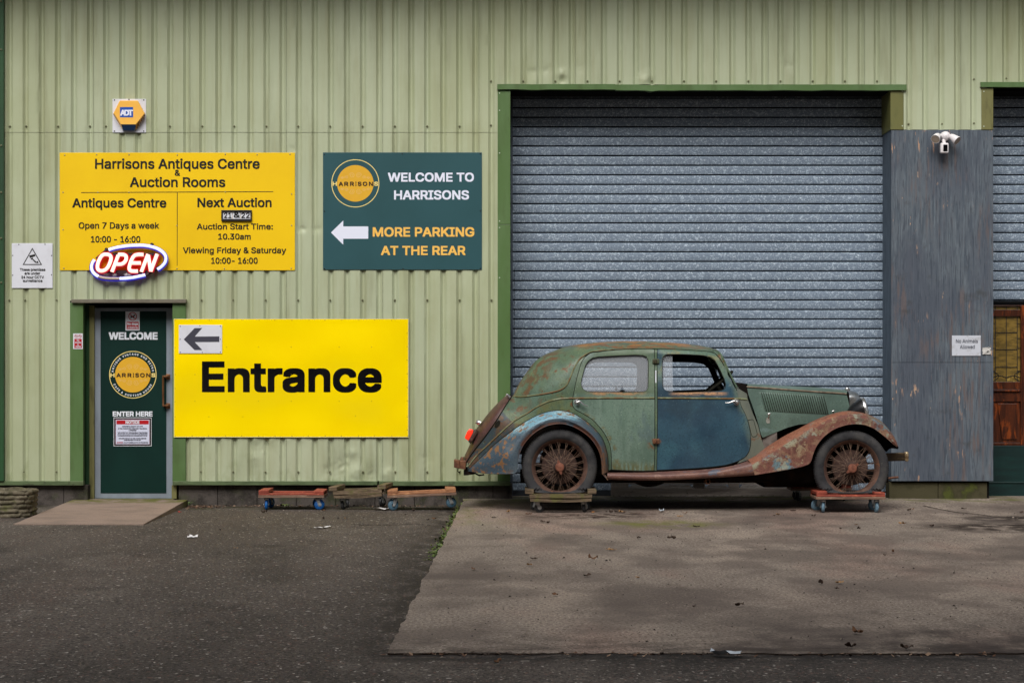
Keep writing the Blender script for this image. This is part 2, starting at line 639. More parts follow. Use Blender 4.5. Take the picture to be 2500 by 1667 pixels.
slab_m = mat('concrete_slab', C(132, 121, 111), [
    L(C(154, 140, 127), (.7, .22, .7), (.42, .62), .7, detail=5),
    L(C(108, 96, 88), (1.1, .3, 1), (.48, .66), .7, detail=8),
    L(C(146, 118, 106), (.5, .18, .5), (.5, .64), .5, detail=6),
    L(C(84, 72, 64), (4, 1.3, 2), (.58, .70), .55, detail=9),
    L(C(76, 66, 60), (48, 32, 48), (.50, .58), .6, detail=3),
    L(C(184, 172, 158), (60, 40, 60), (.59, .65), .65, detail=2),
    L(C(60, 50, 46), (26, 17, 26), (.66, .70), .6, detail=2),
    L(C(92, 82, 76), (1.3, .8, 1), (.47, .60), .6, detail=9),
    L(C(82, 73, 68), (.55, .45, 1), (.50, .62), .6, detail=10),
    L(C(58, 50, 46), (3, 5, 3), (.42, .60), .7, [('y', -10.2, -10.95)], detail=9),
    L(C(44, 37, 36), (5, 3, 3), (.34, .66), .7, [('g', 2.6, -10.6, 1.4, .2, .5)], detail=9),
    L(C(104, 104, 52), (5, 3, 5), (.36, .6), .9, [('g', PX(1612, -2.9), -2.95, .62, .15, .8)], detail=8),
    L(C(92, 96, 46), (4, 5, 5), (.42, .62), .8, [('y', -.62, -.1)], detail=7),
    L(C(104, 104, 62), (3, 1.2, 5), (.44, .62), .6, [('x', .3, -.45), ('y', -4.5, -2)], detail=7),
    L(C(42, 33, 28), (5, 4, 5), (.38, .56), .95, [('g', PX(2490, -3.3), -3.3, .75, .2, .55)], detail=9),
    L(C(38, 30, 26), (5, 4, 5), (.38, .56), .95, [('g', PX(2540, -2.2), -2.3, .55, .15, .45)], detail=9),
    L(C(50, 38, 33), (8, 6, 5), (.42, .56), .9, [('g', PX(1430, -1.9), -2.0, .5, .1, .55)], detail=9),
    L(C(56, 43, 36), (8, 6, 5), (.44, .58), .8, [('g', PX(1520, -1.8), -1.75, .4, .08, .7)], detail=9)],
    rough=.88, bump=[((60, 45, 60), .5, .005), ((5, 3, 5), .2, .01)], spec=.2)
ramp_m = mat('ramp_concrete', C(143, 125, 114), [
    L(C(116, 103, 94), (2, 3, 2), (.45, .65), .6), L(C(103, 92, 85), (90, 90, 90), (.55, .65), .5, detail=2),
    L(C(168, 155, 141), (80, 80, 80), (.62, .7), .4, detail=2),
    L(C(92, 94, 40), (6, 6, 6), (.36, .55), .9, [('y', -.55, -.05)])], rough=.9, bump=[((80, 80, 80), .3, .003)], spec=.15)

# ---------------------------------------------------------------- ground
def slab_z(y): 
    t = max(0, min(1, (y + 1.6) / 1.6))
    return .03 * t


AZ = -.045
mb = MB()
xs = [-120, -30, -9] + [-8 + i * .5 for i in range(33)] + [9, 30, 120]
ys = [-120, -40, -24] + [-21 + .5 * i for i in range(43)] + [.6, 20, 120]
mb.grid([[Vector((x, y, AZ - .02 + (.006 * mnoise.noise(Vector((x * .8, y * .8, 0))) if abs(x) < 9 and -21.5 < y < .4 else 0) + (.02 + .038 * max(0, min(1, (-3 - y) / 5)) if -14 < y < 1 else .04))) for x in xs] for y in ys])
def asz(x, y): return AZ - .02 + .006 * mnoise.noise(Vector((x * .8, y * .8, 0))) + .02 + .038 * max(0, min(1, (-3 - y) / 5))
for path in ([(862, 1277), (905, 1278.5), (960, 1279), (1010, 1277.5), (1060, 1278.5), (1108, 1278)],):
    a, b = [], []
    for p in spline(path, 80):
        y = (H - AZ - .012) * F / (p.y - CY) - D
        q = P(p.x, p.y, y)
        w = .004 + .004 * abs(mnoise.noise(Vector((p.x * .11, p.y * .11, 2))))
        q += Vector((.02 * mnoise.noise(Vector((p.x * .06, 1, 0))), .10 * mnoise.noise(Vector((p.x * .05, p.y * .05, 7))), 0))
        z = asz(q.x, q.y) + .0045
        a.append(Vector((q.x - w, q.y - w * 2.5, z)))
        b.append(Vector((q.x + w, q.y + w * 2.5, z)))
    mb.grid([a, b], 1)
tag(mb.build('asphalt_ground', [asphalt_m, mat('asphalt_crack', C(40, 36, 33), rough=.95, spec=.1)], smooth=180), kind='structure')
mb = MB()
SX0 = -.51
def slab_x(y): return -.50 + (y / -11) * -.12 + .022 * mnoise.noise(Vector((0, y * 1.6, 3))) + .014 * mnoise.noise(Vector((0, y * 6, 1)))
def slab_y(x): return -11.0 + .05 * mnoise.noise(Vector((x * 1.7, 0, 5))) + .03 * mnoise.noise(Vector((x * 7, 0, 2))) + .02 * mnoise.noise(Vector((x * 23, 0, 2)))
nx, ny = 240, 160
rows = []
for j in range(ny + 1):
    row = []
    for i in range(nx + 1):
        a, b = (i / nx) ** 1.3, j / ny
        yb = .52
        x = slab_x(-11 * (1 - b)) * (1 - a) + 9.5 * a
        y = slab_y(x) * (1 - b) + yb * b
        row.append(Vector((x, y, slab_z(y) + .003 * mnoise.noise(Vector((x, y, 0))))))
    rows.append(row)
mb.grid(rows)
ck = [Vector(p) for p in ((2255, 1239), (2300, 1245), (2345, 1251), (2390, 1255), (2440, 1263), (2500, 1272))]
ck = spline([(p.x, p.y + 1.2 * math.sin(p.x)) for p in ck], 60)
def gp(u, v):
    y = H * F / (v - CY) - D
    q = P(u, v, y)
    return Vector((q.x, q.y, slab_z(q.y) + .004 + .003 * mnoise.noise(Vector((q.x, q.y, 0)))))
mb.grid([[gp(p.x, p.y + .35 + .5 * mnoise.noise(Vector((p.x * .3, 0, 0)))) for p in ck], [gp(p.x, p.y - .35) for p in ck]], 1)
edge = [r[0] for r in reversed(rows)] + rows[0][1:]
mb.grid([edge, [q + Vector((-.004, -.004, -.10)) for q in edge]], 1)
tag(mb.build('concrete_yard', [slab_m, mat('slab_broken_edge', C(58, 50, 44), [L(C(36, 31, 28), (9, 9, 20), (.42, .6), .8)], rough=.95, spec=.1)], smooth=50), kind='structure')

# ---------------------------------------------------------------- warehouse
WH = thing('warehouse', 'pale green corrugated metal warehouse with roller shutters and signs on its front', 'warehouse', (0, 0, 0))
PER, X0P, DEP = 39.2, 16.0, .026
ZTOP = PZ(-165)
DENTS = [(840, 1135, 34, .03), (870, 1150, 22, -.03), (905, 1160, 26, .03), (945, 1158, 20, -.028), (860, 1105, 14, -.02), (800, 1150, 18, .02),
         (620, 1118, 20, -.016), (640, 1090, 26, .014), (1040, 1120, 24, .012), (1300, 178, 16, .018), (1332, 172, 18, .016), (1370, 182, 15, -.024), (1372, 196, 12, .028),
         (1418, 165, 22, .01), (1575, 197, 20, -.026), (1590, 200, 12, .03), (738, 559, 12, .02), (775, 559, 12, .018), (715, 366, 18, .01), (1925, 160, 18, .012)]
DENTS += [(500 + 40 * i, 1072, 15, -.014 + .004 * (i % 3)) for i in range(-1, 4)] + [(660 + 39 * i, 1071, 14, -.012) for i in range(3)]


def clad(u0, u1, v0, v1, yoff=0.0):
    prof = []
    n0 = int(math.floor((u0 - X0P) / PER)) - 1
    for n in range(n0, int((u1 - X0P) / PER) + 2):
        b = X0P + n * PER
        prof += [(b - 12, -.001), (b, 0), (b + 6, DEP), (b + 8, DEP), (b + 10, DEP), (b + 16, 0)]
        if n % 6 == 5: prof += [(b + 16.4, .0), (b + 16.45, .012), (b + 17.2, .012), (b + 17.25, -.001)]
        prof += [(b + 17.8, 0)]
    prof = [(u, y) for u, y in prof if u0 - .01 <= u <= u1 + .01]
    def yat(u):
        t = (u - X0P) % PER
        return DEP * max(0, min(1, min(t / 6, (16 - t) / 6)))
    prof = [(u0, yat(u0))] + [q for q in prof if u0 + .3 < q[0] < u1 - .3] + [(u1, yat(u1))]
    vs = []
    v = v0
    while v < v1 - 1:
        vs.append(v)
        near = any(abs(v - d[1]) < d[2] * 1.6 and u0 < d[0] < u1 for d in DENTS)
        v += 2.5 if near else 14
    vs.append(v1)
    fine = sorted(set([q[0] for q in prof]))
    if any(u0 < d[0] < u1 and v0 < d[1] < v1 for d in DENTS):
        out = []
        for a, b in zip(prof, prof[1:]):
            out.append(a)
            if b[0] - a[0] > 6:
                m = int((b[0] - a[0]) / 2.2)
                out += [(a[0] + (b[0] - a[0]) * i / m, a[1] + (b[1] - a[1]) * i / m) for i in range(1, m)]
        prof = out + [prof[-1]]
    rows = []
    for v in vs:
        row = []
        for u, y in prof:
            d = yoff + .0025 * mnoise.noise(Vector((u * .02, v * .006, 0))) + .0012 * mnoise.noise(Vector((u * .07, v * .02, 4)))
            for du, dv, r, a in DENTS:
                q = ((u - du) ** 2 + (v - dv) ** 2) / (r * r)
                if q < 4: d += .62 * a * math.exp(-q * 1.6) * (1 + .45 * mnoise.noise(Vector((u * .09, v * .09, 9))))
            row.append(Vector((PX(u), y + d, PZ(v))))
        rows.append(row)
    return MB().grid(rows[::-1])


for a in ((-420, -14, -150, 1174, 0), (9, 171, 322, 1174, 0), (171, 453, 322, 734, 0), (453, 1216, 322, 1174, 0), (9, 1216, -150, 323.5, -.004),
          (1216, 2206, -150, 207, -.004), (2206, 2424, -150, 317, -.004), (2424, 2860, -150, 205, -.004), (2860, 3160, -150, 1174, 0)):
    clad(*a).build('cladding_sheet', clad_m, WH, smooth=43)
# added unseen backing that stops light leaking past the sheets and the openings
mb = MB()
mb.box(PX(-420), PX(3160), .62, .70, -.1, ZTOP)
mb.box(PX(-420), PX(200), .06, .62, -.1, ZTOP - .02)
mb.box(PX(226), PX(424), .42, .62, -.1, PZ(740))
mb.box(PX(455), PX(1214), .06, .62, -.1, ZTOP - .02)
mb.box(PX(200), PX(455), .06, .62, PZ(738), ZTOP - .02)
mb.box(PX(1214), PX(3160), .06, .62, PZ(222), ZTOP - .02)
mb.box(PX(2206), PX(2418), .06, .62, .03, PZ(222))
mb.box(PX(2800), PX(3160), .06, .62, -.1, PZ(222))
mb.build('light_stop_wall', dark_m, WH)
mb = MB()
mb.box(PX(-440), PX(3180), -.88, 9, ZTOP, ZTOP + .12)
mb.box(PX(-440), PX(3180), -1.0, -.88, ZTOP - .02, ZTOP + .14)
mb.build('added_shade_eave', green_m, WH, bevel=.01)  # unseen roof edge, overhang added and sized to shade the wall top
# added unseen block behind the camera: shades the near ground, mirrors in the sheet
brick_m = mat('shade_block_brick', C(92, 74, 64), [L(C(64, 50, 44), (1.2, 1.2, .6), (.42, .62), .8), L(C(110, 92, 80), (9, 9, 26), (.5, .66), .6)], rough=.9)
OB = thing('added_shade_block', 'added unseen brick block behind the camera shading the near yard', 'building', (0, -26, AZ))
MB().box(-21, 13, -36, -25.2, -.3, 17.5).build('shade_block_wall', brick_m, OB)
MB().box(-21.3, 13.3, -36.3, -24.9, 17.5, 18.0).build('shade_block_top', taupe_m, OB)
# flashings
def fl(name, m, *boxes, bev=.003):
    q = MB()
    for b in boxes: q.pbox(*b)
    return q.build(name, m, WH, bevel=bev)


fl('corner_flashing', bottle_m, (-14, 9, -150, 1174, -.05, .03))
fl('door_jamb', green_m, (171, 203, 739, 1184, -.008, .05))
fl('door_jamb', green_m, (421, 453.5, 739, 1184, -.008, .05))
fl('door_reveal', bottle_m, (196, 203, 739, 1217, .05, .34), (196, 219, 741, 1217, .19, .30))
fl('door_post', olive_m, (218, 230, 745, 1217, .17, .40))
fl('door_post', olive_m, (419, 431, 1184, 1217, .02, .40), (421, 431, 745, 1184, .055, .40))
fl('door_head', taupe_m, (174, 454, 730.5, 739.5, -.045, .05))
sill_m = mat('shaded_green_sill', C(90, 106, 72), [L(C(66, 78, 50), (5, 5, 20), (.42, .62), .7), L(C(56, 56, 40), (9, 9, 9), (.6, .7), .7)], rough=.55)  # duller copy of the flashing green, shade on the sill put into the colour
fl('sill_flashing', sill_m, (-420, 203, 1174, 1184.5, -.03, .05))
fl('sill_flashing', sill_m, (421, 921, 1174.5, 1184, -.034, .05), )
fl('sill_flashing', sill_m, (925, 1246, 1174.5, 1185.5, -.030, .05))
fl('shutter_jamb', green_m, (1215, 1246, 222, 548, -.012, .05))
fl('shutter_jamb', green_m, (1215, 1246, 548.8, 1174, -.010, .05))
fl('shutter_jamb', mat('olive_green_flashing', C(104, 104, 58), [L(C(80, 84, 46), (6, 6, 3), (.45, .7), .6)], rough=.5), (2174, 2206, 216, 317, -.010, .50))
fl('shutter_jamb', olive_m, (2396, 2425, 216, 317, -.010, .50))
# lintels: bent flashing strips
def strip(u0, u1, vt, vb, amp):
    q = MB()
    n = 40
    rows = [[], [], [], []]
    for i in range(n + 1):
        u = u0 + (u1 - u0) * i / n
        w = amp * mnoise.noise(Vector((u * .018, vt, 1)))
        b = 3.5 * math.exp(-((u - 1588) / 16) ** 2)
        for r, (v, y) in zip(rows, ((vt + w * .5, .02), (vt + w * .5 + b, -.035), (vb + w + b, -.035 + .002 * w), (vb + w + 1, .5))): r.append(P(u, v, 0) + Vector((0, y, 0)))
    for i, r in enumerate(rows[3]): rows[3][i] = Vector((rows[2][i].x, .5, PZ(vt + 9)))
    return q.grid(rows[::-1])


strip(1214, 1502, 207, 220, 1.6).build('lintel_flashing', green_m, WH, smooth=30)
strip(1502, 2212, 208, 222, 2.2).build('lintel_flashing', green_m, WH, smooth=30)
strip(2392, 2860, 202, 214, .8).build('lintel_flashing', green_m, WH, smooth=30)
# plinths
mb = MB()
def blocks(mb, u0, u1, v0, v1, Y, w=96):
    u, r = u0, 0
    h = (v1 - v0) / max(1, round((v1 - v0) / 46))
    v = v0
    while v < v1 - 2:
        u = u0 - (w / 2 if r % 2 else 0)
        while u < u1:
            a, b = max(u0, u), min(u1, u + w - 1.0)
            if b > a + 3: mb.pbox(a, b, v, v + h - .9, Y - .004 * random.random(), Y + .2)
            u += w
        v += h
        r += 1


blocks(mb, -420, 214, 1184, 1245, .035)
mb.build('block_plinth', block_m, WH, bevel=.004)
mb = MB()
blocks(mb, 436, 1240, 1184, 1245, .035)
mb.pbox(1240, 1250, 1184, 1240, .04, .5)
mb.build('block_plinth', block_m, WH, bevel=.004)
mb = MB()
blocks(mb, 2171, 2412, 1177, 1224, .04, 120)
mb.build('block_plinth', mat('mossy_block', C(74, 70, 52), [L(C(44, 44, 30), (5, 5, 5), (.42, .65), .8), L(C(86, 92, 44), (5, 5, 5), (.52, .66), .7)], rough=.95, bump=[((80, 80, 80), .4, .006)], spec=.1), WH, bevel=.006)
# plywood pillar
mb = MB()
mb.pbox(2176, 2425, 317.5, 884.5, -.002, .018)
mb.pbox(2176, 2425, 885.2, 1174, -.003, .018)
pl = mb.build('pillar_panel', ply_m, WH, bevel=.002)
mb = MB().box(PX(2176), PX(2176) + .018, .019, .51, PZ(1174), PZ(317.5)).box(PX(2425) - .018, PX(2425), .019, .51, PZ(1174), PZ(317.5))
mb.build('pillar_panel', mat('blue_ply_return', C(84, 98, 112), [L(C(62, 74, 86), (30, 30, 4), (.42, .62), .8, detail=6), L(C(112, 122, 128), (50, 50, 2), (.6, .7), .4)], rough=.75), WH)
# roller shutters
def shutter(u0, u1, vt, vb, Y, name='roller_shutter'):
    h = 23.45 * (21.5) / F
    z1, z0 = PZ(vt, Y), PZ(vb, Y)
    zl = PZ(826, Y)
    k = math.ceil((z1 - zl) / h)
    mb = MB()
    prof = [(0, .05), (.007, .05), (.007, .003), (.0105, -.002), (.03, -.004), (.055, -.0042), (.08, -.003), (.094, -.0005), (.0965, .003), (.0965, .05)]
    z = zl + k * h
    i = 0
    while z > z0:
        j = .0035 * mnoise.noise(Vector((i * 3.7, u0, 0)))
        xs_ = [PX(u0, Y), PX(u1, Y)]
        m = 14
        rows = []
        for dz, dy in prof:
            zz = max(z - h + (h * (.1024 - .1024) ) + (h - dz * h / .1024 * 1.0) , z0)
            rows.append([Vector((xs_[0] + (xs_[1] - xs_[0]) * q / m, Y + dy + j + .003 * mnoise.noise(Vector((q * .7, i * .8, 2))), zz)) for q in range(m + 1)])
        for a in range(len(rows) - 1):
            mb.grid([rows[a + 1], rows[a]], 1 if a in (0, 1, 8) else 0)
        z -= h
        i += 1
    return mb.build(name, [galv_m, gap_m], WH, smooth=25)


sh = shutter(1244, 2178, 236, 1213, .5)
mb = MB()
mb.pbox(1246, 2152, 1196, 1213, .47, .49)
mb.build('bottom_rail', mat('shutter_bottom_rail', C(60, 66, 74), [L(C(30, 30, 30), (6, 6, 20), (.45, .65), .7)], rough=.5, metal=.3), sh)
mb = MB()
mb.pbox(1246.5, 1252, 225, 1212, .44, .46)
mb.build('guide_rail', mat('guide_rail_steel', C(84, 94, 106), [L(C(60, 66, 74), (3, 3, 9), (.45, .6), .7)], rough=.5, metal=.3), sh)
mb = MB()
for v0 in (653, 676, 700, 724, 748, 772, 795, 819, 842.5, 866, 890): mb.pbox(1254.6, 1256, v0 + 3.5, v0 + 23, .488, .495)
mb.build('slat_end_joint_shade', gap_m, sh)
sh2 = shutter(2418, 2810, 236, 737, .5)
MB().pbox(2418, 2810, 734, 742, .465, .49).build('bottom_rail', gap_m, sh2, bevel=.003)
mb = MB()
mb.box(PX(2800), PX(2804), -.01, .5, .03, PZ(214)).build('shutter_jamb', green_m, WH)
# entrance door
steel_m = mat('grey_door_paint', C(132, 142, 152), [L(C(112, 118, 128), (5, 5, 2), (.4, .65), .6), L(C(96, 98, 102), (40, 40, 40), (.6, .72), .5), L(C(70, 62, 58), (12, 12, 12), (.68, .74), .7)], rough=.5)
dg_m = mat('bottle_green_panel', C(3, 38, 33), [L(C(6, 46, 40), (1.5, 1.5, 1), (.4, .65), .6), L(C(120, 140, 130), (26, 26, 9), (.74, .76), .7)], rough=.55, spec=.2)
white_v = mat('white_vinyl', C(222, 226, 234), rough=.45)
gold_v = mat('gold_vinyl', C(222, 170, 42), [L(C(206, 156, 40), (6, 6, 6), (.4, .7), .4)], rough=.45)
gold_line = mat('gold_line_vinyl', C(236, 214, 134), rough=.45)
ink_m = mat('dark_brown_vinyl', C(42, 22, 14), rough=.5)
swirl_m = mat('pale_swirl_print', C(226, 186, 110), rough=.5)
DY = .20
mb = MB()
mb.pbox(229.5, 424, 751.5, 1216.5, DY, DY + .045)
door = mb.build('entrance_door', steel_m, WH, bevel=.004)
MB().pbox(245.5, 406, 760, 1203.5, DY - .004, DY - .0005).build('door_panel', dg_m, door, bevel=.001)
hg = mat('rusty_hinge', C(92, 74, 52), [L(C(52, 36, 24), (30, 30, 30), (.45, .6), .8)], rough=.7)
for v in (808, 980, 1150): MB().lathe([(.0005, 0), (.011, 0), (.011, .115), (.0005, .115)], P(228.5, v + 13, DY - .006), (0, 0, 1), 12).build('hinge', hg, door, smooth=40)
mb = MB()
brass = mat('worn_brass', C(134, 92, 60), [L(C(84, 54, 34), (20, 20, 6), (.45, .65), .7)], rough=.4, metal=.6)
hy = DY - .055
mb.tube([P(398.5, 918, hy), P(398.3, 955, hy), P(399, 990, hy)], .011, 12)
for v in (919, 990):
    mb.box(PX(397, hy), PX(411, hy), hy - .006, DY - .004, PZ(v, hy) - .010, PZ(v, hy) + .010)
    mb.pbox(405, 415, v - 6, v + 7, DY - .010, DY - .003)
mb.build('handle', brass, door, smooth=40, bevel=.002)
YS = DY - .0055
lines(door, white_v, [('WELCOME', 265.5, 385, 829, 18, 1.1), ('ENTER HERE', 275.2, 372.3, 1016.2, 12.2, .8)], YS)


def spiral(uc, vc, r, sgn, turns=1.6, n=26, ph=0.0):
    return [(uc + sgn * r * (1 - .8 * i / n) * math.cos(ph + 2 * math.pi * turns * i / n), vc + r * (1 - .8 * i / n) * math.sin(ph + 2 * math.pi * turns * i / n)) for i in range(n + 1)]


def harrisons(parent, uc, vc, rin, rout, Y, arcs):
    mb = MB()
    disc(mb, uc, vc, rin, Y, k=0)
    ring(mb, uc, vc, rout - 1.0 * rout / 57, rout + .8 * rout / 57, Y, k=1)
    f = rin / 43.5
    for s_ in (-1, 1):
        for up in (-1, 1):
            y0 = vc + up * 18 * f
            ribbon(mb, [(u, vc + up * abs(v - vc)) for u, v in spiral(uc + s_ * 8 * f, vc + 19 * f, 7 * f, s_, 1.7)], .9 * f, Y - .0006, 2)
            ribbon(mb, [(u, vc + up * abs(v - vc)) for u, v in spiral(uc + s_ * 20.5 * f, vc + 14.5 * f, 4 * f, s_, 1.4)], .9 * f, Y - .0006, 2)
            ribbon(mb, [(u, vc + up * abs(v - vc)) for u, v in spiral(uc + s_ * 31 * f, vc + 13 * f, 3 * f, -s_, 1.3)], .9 * f, Y - .0006, 2)
            ribbon(mb, [(uc + s_ * (24 + 13 * t) * f, vc + up * (13 + 1.5 * math.sin(t * 9)) * f) for t in [i / 12 for i in range(13)]], .8 * f, Y - .0007, 2)
    # the name: letters outside the disc are gold
    w = rout * 1.93
    parts = [('H', -w / 2, -w / 2 + .095 * w, 1), ('A', -.365 * w, -.268 * w, 3), ('R', -.243 * w, -.155 * w, 3), ('R', -.118 * w, -.03 * w, 3), ('I', .001 * w, .024 * w, 3), ('S', .052 * w, .135 * w, 3),
             ('O', .162 * w, .262 * w, 3), ('N', .297 * w, .386 * w, 3), ('S', .411 * w, .5 * w, 1)]
    for ch, a, b, k in parts:
        text(mb, ch, uc + a, uc + b, vc + 5.0 * f + 1, 9.8 * f, Y - .001, (.6 if k == 1 else .45) * f, k)
    if arcs:
        arc_text(mb, 'ANTIQUE VINTAGE AND RETRO', uc, vc, (rin + rout) / 2 + .2, -1, 5.0, Y - .0006, .3, 1.32, False, 4)
        arc_text(mb, 'CAFE & AUCTION HOUSE', uc, vc, (rin + rout) / 2 + .2, 181, 5.0, Y - .0006, .3, 1.28, True, 4)
    return mb.build('logo', [gold_v, gold_line, swirl_m, ink_m, white_v], parent)


harrisons(door, 324.3, 914.5, 43.5, 57, YS, True)
# timber doors in the second opening
wood_m = mat('varnished_wood', C(74, 34, 15), [L(C(44, 18, 8), (30, 30, 2.5), (.42, .62), .8, detail=6), L(C(150, 70, 22), (14, 14, 3), (.50, .66), .65, detail=6, dist=1.0), L(C(36, 14, 8), (50, 50, 5), (.58, .7), .5)], rough=.32, coat=.3)
amber_m = mat('amber_leaded_glass', C(128, 104, 50), [L(C(84, 70, 38), (10, 10, 30), (.4, .62), .7), L(C(196, 168, 92), (14, 14, 40), (.55, .7), .6, [('z', PZ(880, .47), PZ(930, .47))])], rough=.12, bump=[((60, 60, 60), .35, .004)], spec=.8)
lead_m = mat('lead_came', C(30, 28, 26), rough=.5)
dpan_m = mat('dark_green_boards', C(8, 44, 42), [L(C(5, 30, 30), (3, 3, 14), (.42, .65), .7)], rough=.45)


def timber(u0, u1):
    q = MB()
    Y = .44
    for b in ((u0, u0 + 8, 745, 1087), (u1 - 10, u1, 745, 1087)): q.pbox(*b, Y, Y + .05)
    for v0, v1 in ((745, 747), (756, 772), (932, 950), (958, 980), (1080, 1087)): q.pbox(u0 + 8.3, u1 - 10.3, v0, v1, Y + .002, Y + .048)
    q.pbox(u0 + 8.3, u1 - 10.3, 950.5, 956, Y - .018, Y + .03)
    q.pbox(u0 + 8.3, u1 - 10.3, 980.5, 1079.5, Y + .02, Y + .04)
    q.pprism([(u0 + 22, 985), (u1 - 18, 985), (u1 - 20, 1072), (u0 + 32, 1072)], Y + .006, Y + .019)
    t = q.build('timber_door', wood_m, WH, bevel=.003)
    g = MB().pbox(u0 + 8.3, u1 - 10.3, 772.3, 931.7, Y + .03, Y + .04).pbox(u0 + 8.3, u1 - 10.3, 747.3, 755.7, Y + .03, Y + .04)
    g.build('stained_glass', amber_m, t)
    l = MB()
    a, b = u0 + 8.3, u1 - 10.3
    m_ = (a + b) / 2
    for u in (a + 8, m_, b - 8): l.pbox(u - .7, u + .7, 747, 931.7, Y + .024, Y + .0295)
    for v in (812, 853, 896): l.pbox(a + 8.8, b - 8.8, v - .7, v + .7, Y + .0235, Y + .0293)
    for i, v in enumerate((790, 826, 850, 872, 905)): l.pbox(a, a + 7.2, v - .6, v + .6, Y + .024, Y + .0295).pbox(b - 7.2, b, v - .6, v + .6, Y + .024, Y + .0295)
    for s_, x in ((1, a), (-1, b)):
        l.tube([P(x + s_ * (2 + 14 * math.sin(t_ * 3.1)), 906 + 24 * t_, Y + .026) for t_ in [i / 12 for i in range(13)]], .0035, 6)
    l.tube([P(a + (b - a) * i / 16, 922 - 5 * abs(math.sin(i / 16 * 2 * math.pi)), Y + .026) for i in range(17)], .0035, 6)
    l.build('lead_lattice', lead_m, t)


timber(2414, 2502)
timber(2504, 2592)
timber(2594, 2682)
mb = MB().pbox(2414, 2810, 1087.5, 1177, .43, .48).pbox(2414, 2810, 1178, 1213, .425, .48).pbox(2414, 2810, 1176, 1179, .415, .43)
mb.build('green_base_boards', dpan_m, WH, bevel=.003)
MB().box(PX(2682, .44), PX(2810, .44), .44, .5, .03, PZ(742, .44)).build('timber_door', wood_m, WH)
# screws with their washers
pts = [(u, 308.7) for u in (24, 64, 141.6, 219.5, 258.6, 414.5, 494, 572, 650.5, 728, 806, 885, 964, 1043, 1122)] + [(1198.6, 306)]
pts += [(u, 732.4) for u in (22.5, 61, 138, 492, 569, 648.5, 727.6, 806, 885, 964, 1043, 1122, 1200)]
pts += [(u, 1151.5) for u in (58, 137.6, 490, 569, 648, 728, 805.6, 886, 965, 1043, 1122)]
pts += [(1198.6 + 78.55 * i, 198.7) for i in range(13)] + [(2218, 303), (2300, 303), (2378, 301), (2378, 194), (2457, 192)]
sm = mat('screw_head', C(104, 104, 76), rough=.5)
o = MB().lathe([(.0105, 0), (.0105, .004), (.007, .006), (.007, .012), (.0005, .014)], (0, 0, 0), (0, -1, 0), 10).build('screw', sm, None, smooth=40)
spots(o, [P(u, v, DEP - .008) for u, v in pts] + [P(3, v, -.05) for v in (4, 122, 356, 470, 582, 690)], WH)
o = MB().lathe([(.0065, 0), (.0065, .002), (.0005, .004)], (0, 0, 0), (0, -1, 0), 8).build('rivet', mat('pale_rivet', C(190, 200, 180), rough=.4), None, smooth=40)
spots(o, [P(1219.5, v, -.013) for v in (228, 270, 374, 540, 556, 678)] + [P(u, v, -.011) for u, v in ((2203, 223), (2203, 308), (2402, 224), (2402, 309))], WH)

# ---------------------------------------------------------------- ramp, planter
mb = MB()
rx0, rx1, ry = -4.57, -3.375, -2.48
n = 12
rows = [[Vector((rx0 + (rx1 - rx0) * i / n + .006 * mnoise.noise(Vector((j * .9, i, 0))) * (i in (0, n)), ry * (1 - j / n) - .02 * (j / n) * 0 + .33 * (j / n), AZ + .008 + (.017 - AZ - .008) * min(1, j / n * (2.48 + .33) / 2.48))) for i in range(n + 1)] for j in range(n + 1)]
mb.grid(rows)
edge = [r[0] for r in reversed(rows)] + rows[0][1:-1] + [r[-1] for r in rows]
mb.grid([edge, [q + Vector((0, 0, -.15)) for q in edge]])
tag(mb.build('concrete_ramp', ramp_m, smooth=40), 'low sloping concrete ramp leading up to the bottle green entrance door', 'ramp')
stone_m = mat('planter_stone', C(112, 104, 88), [L(C(70, 66, 52), (9, 9, 9), (.42, .62), .8), L(C(150, 142, 124), (22, 22, 22), (.55, .7), .6), L(C(88, 92, 46), (6, 6, 6), (.5, .66), .7)], rough=.95, bump=[((60, 60, 60), .4, .008)], spec=.1)


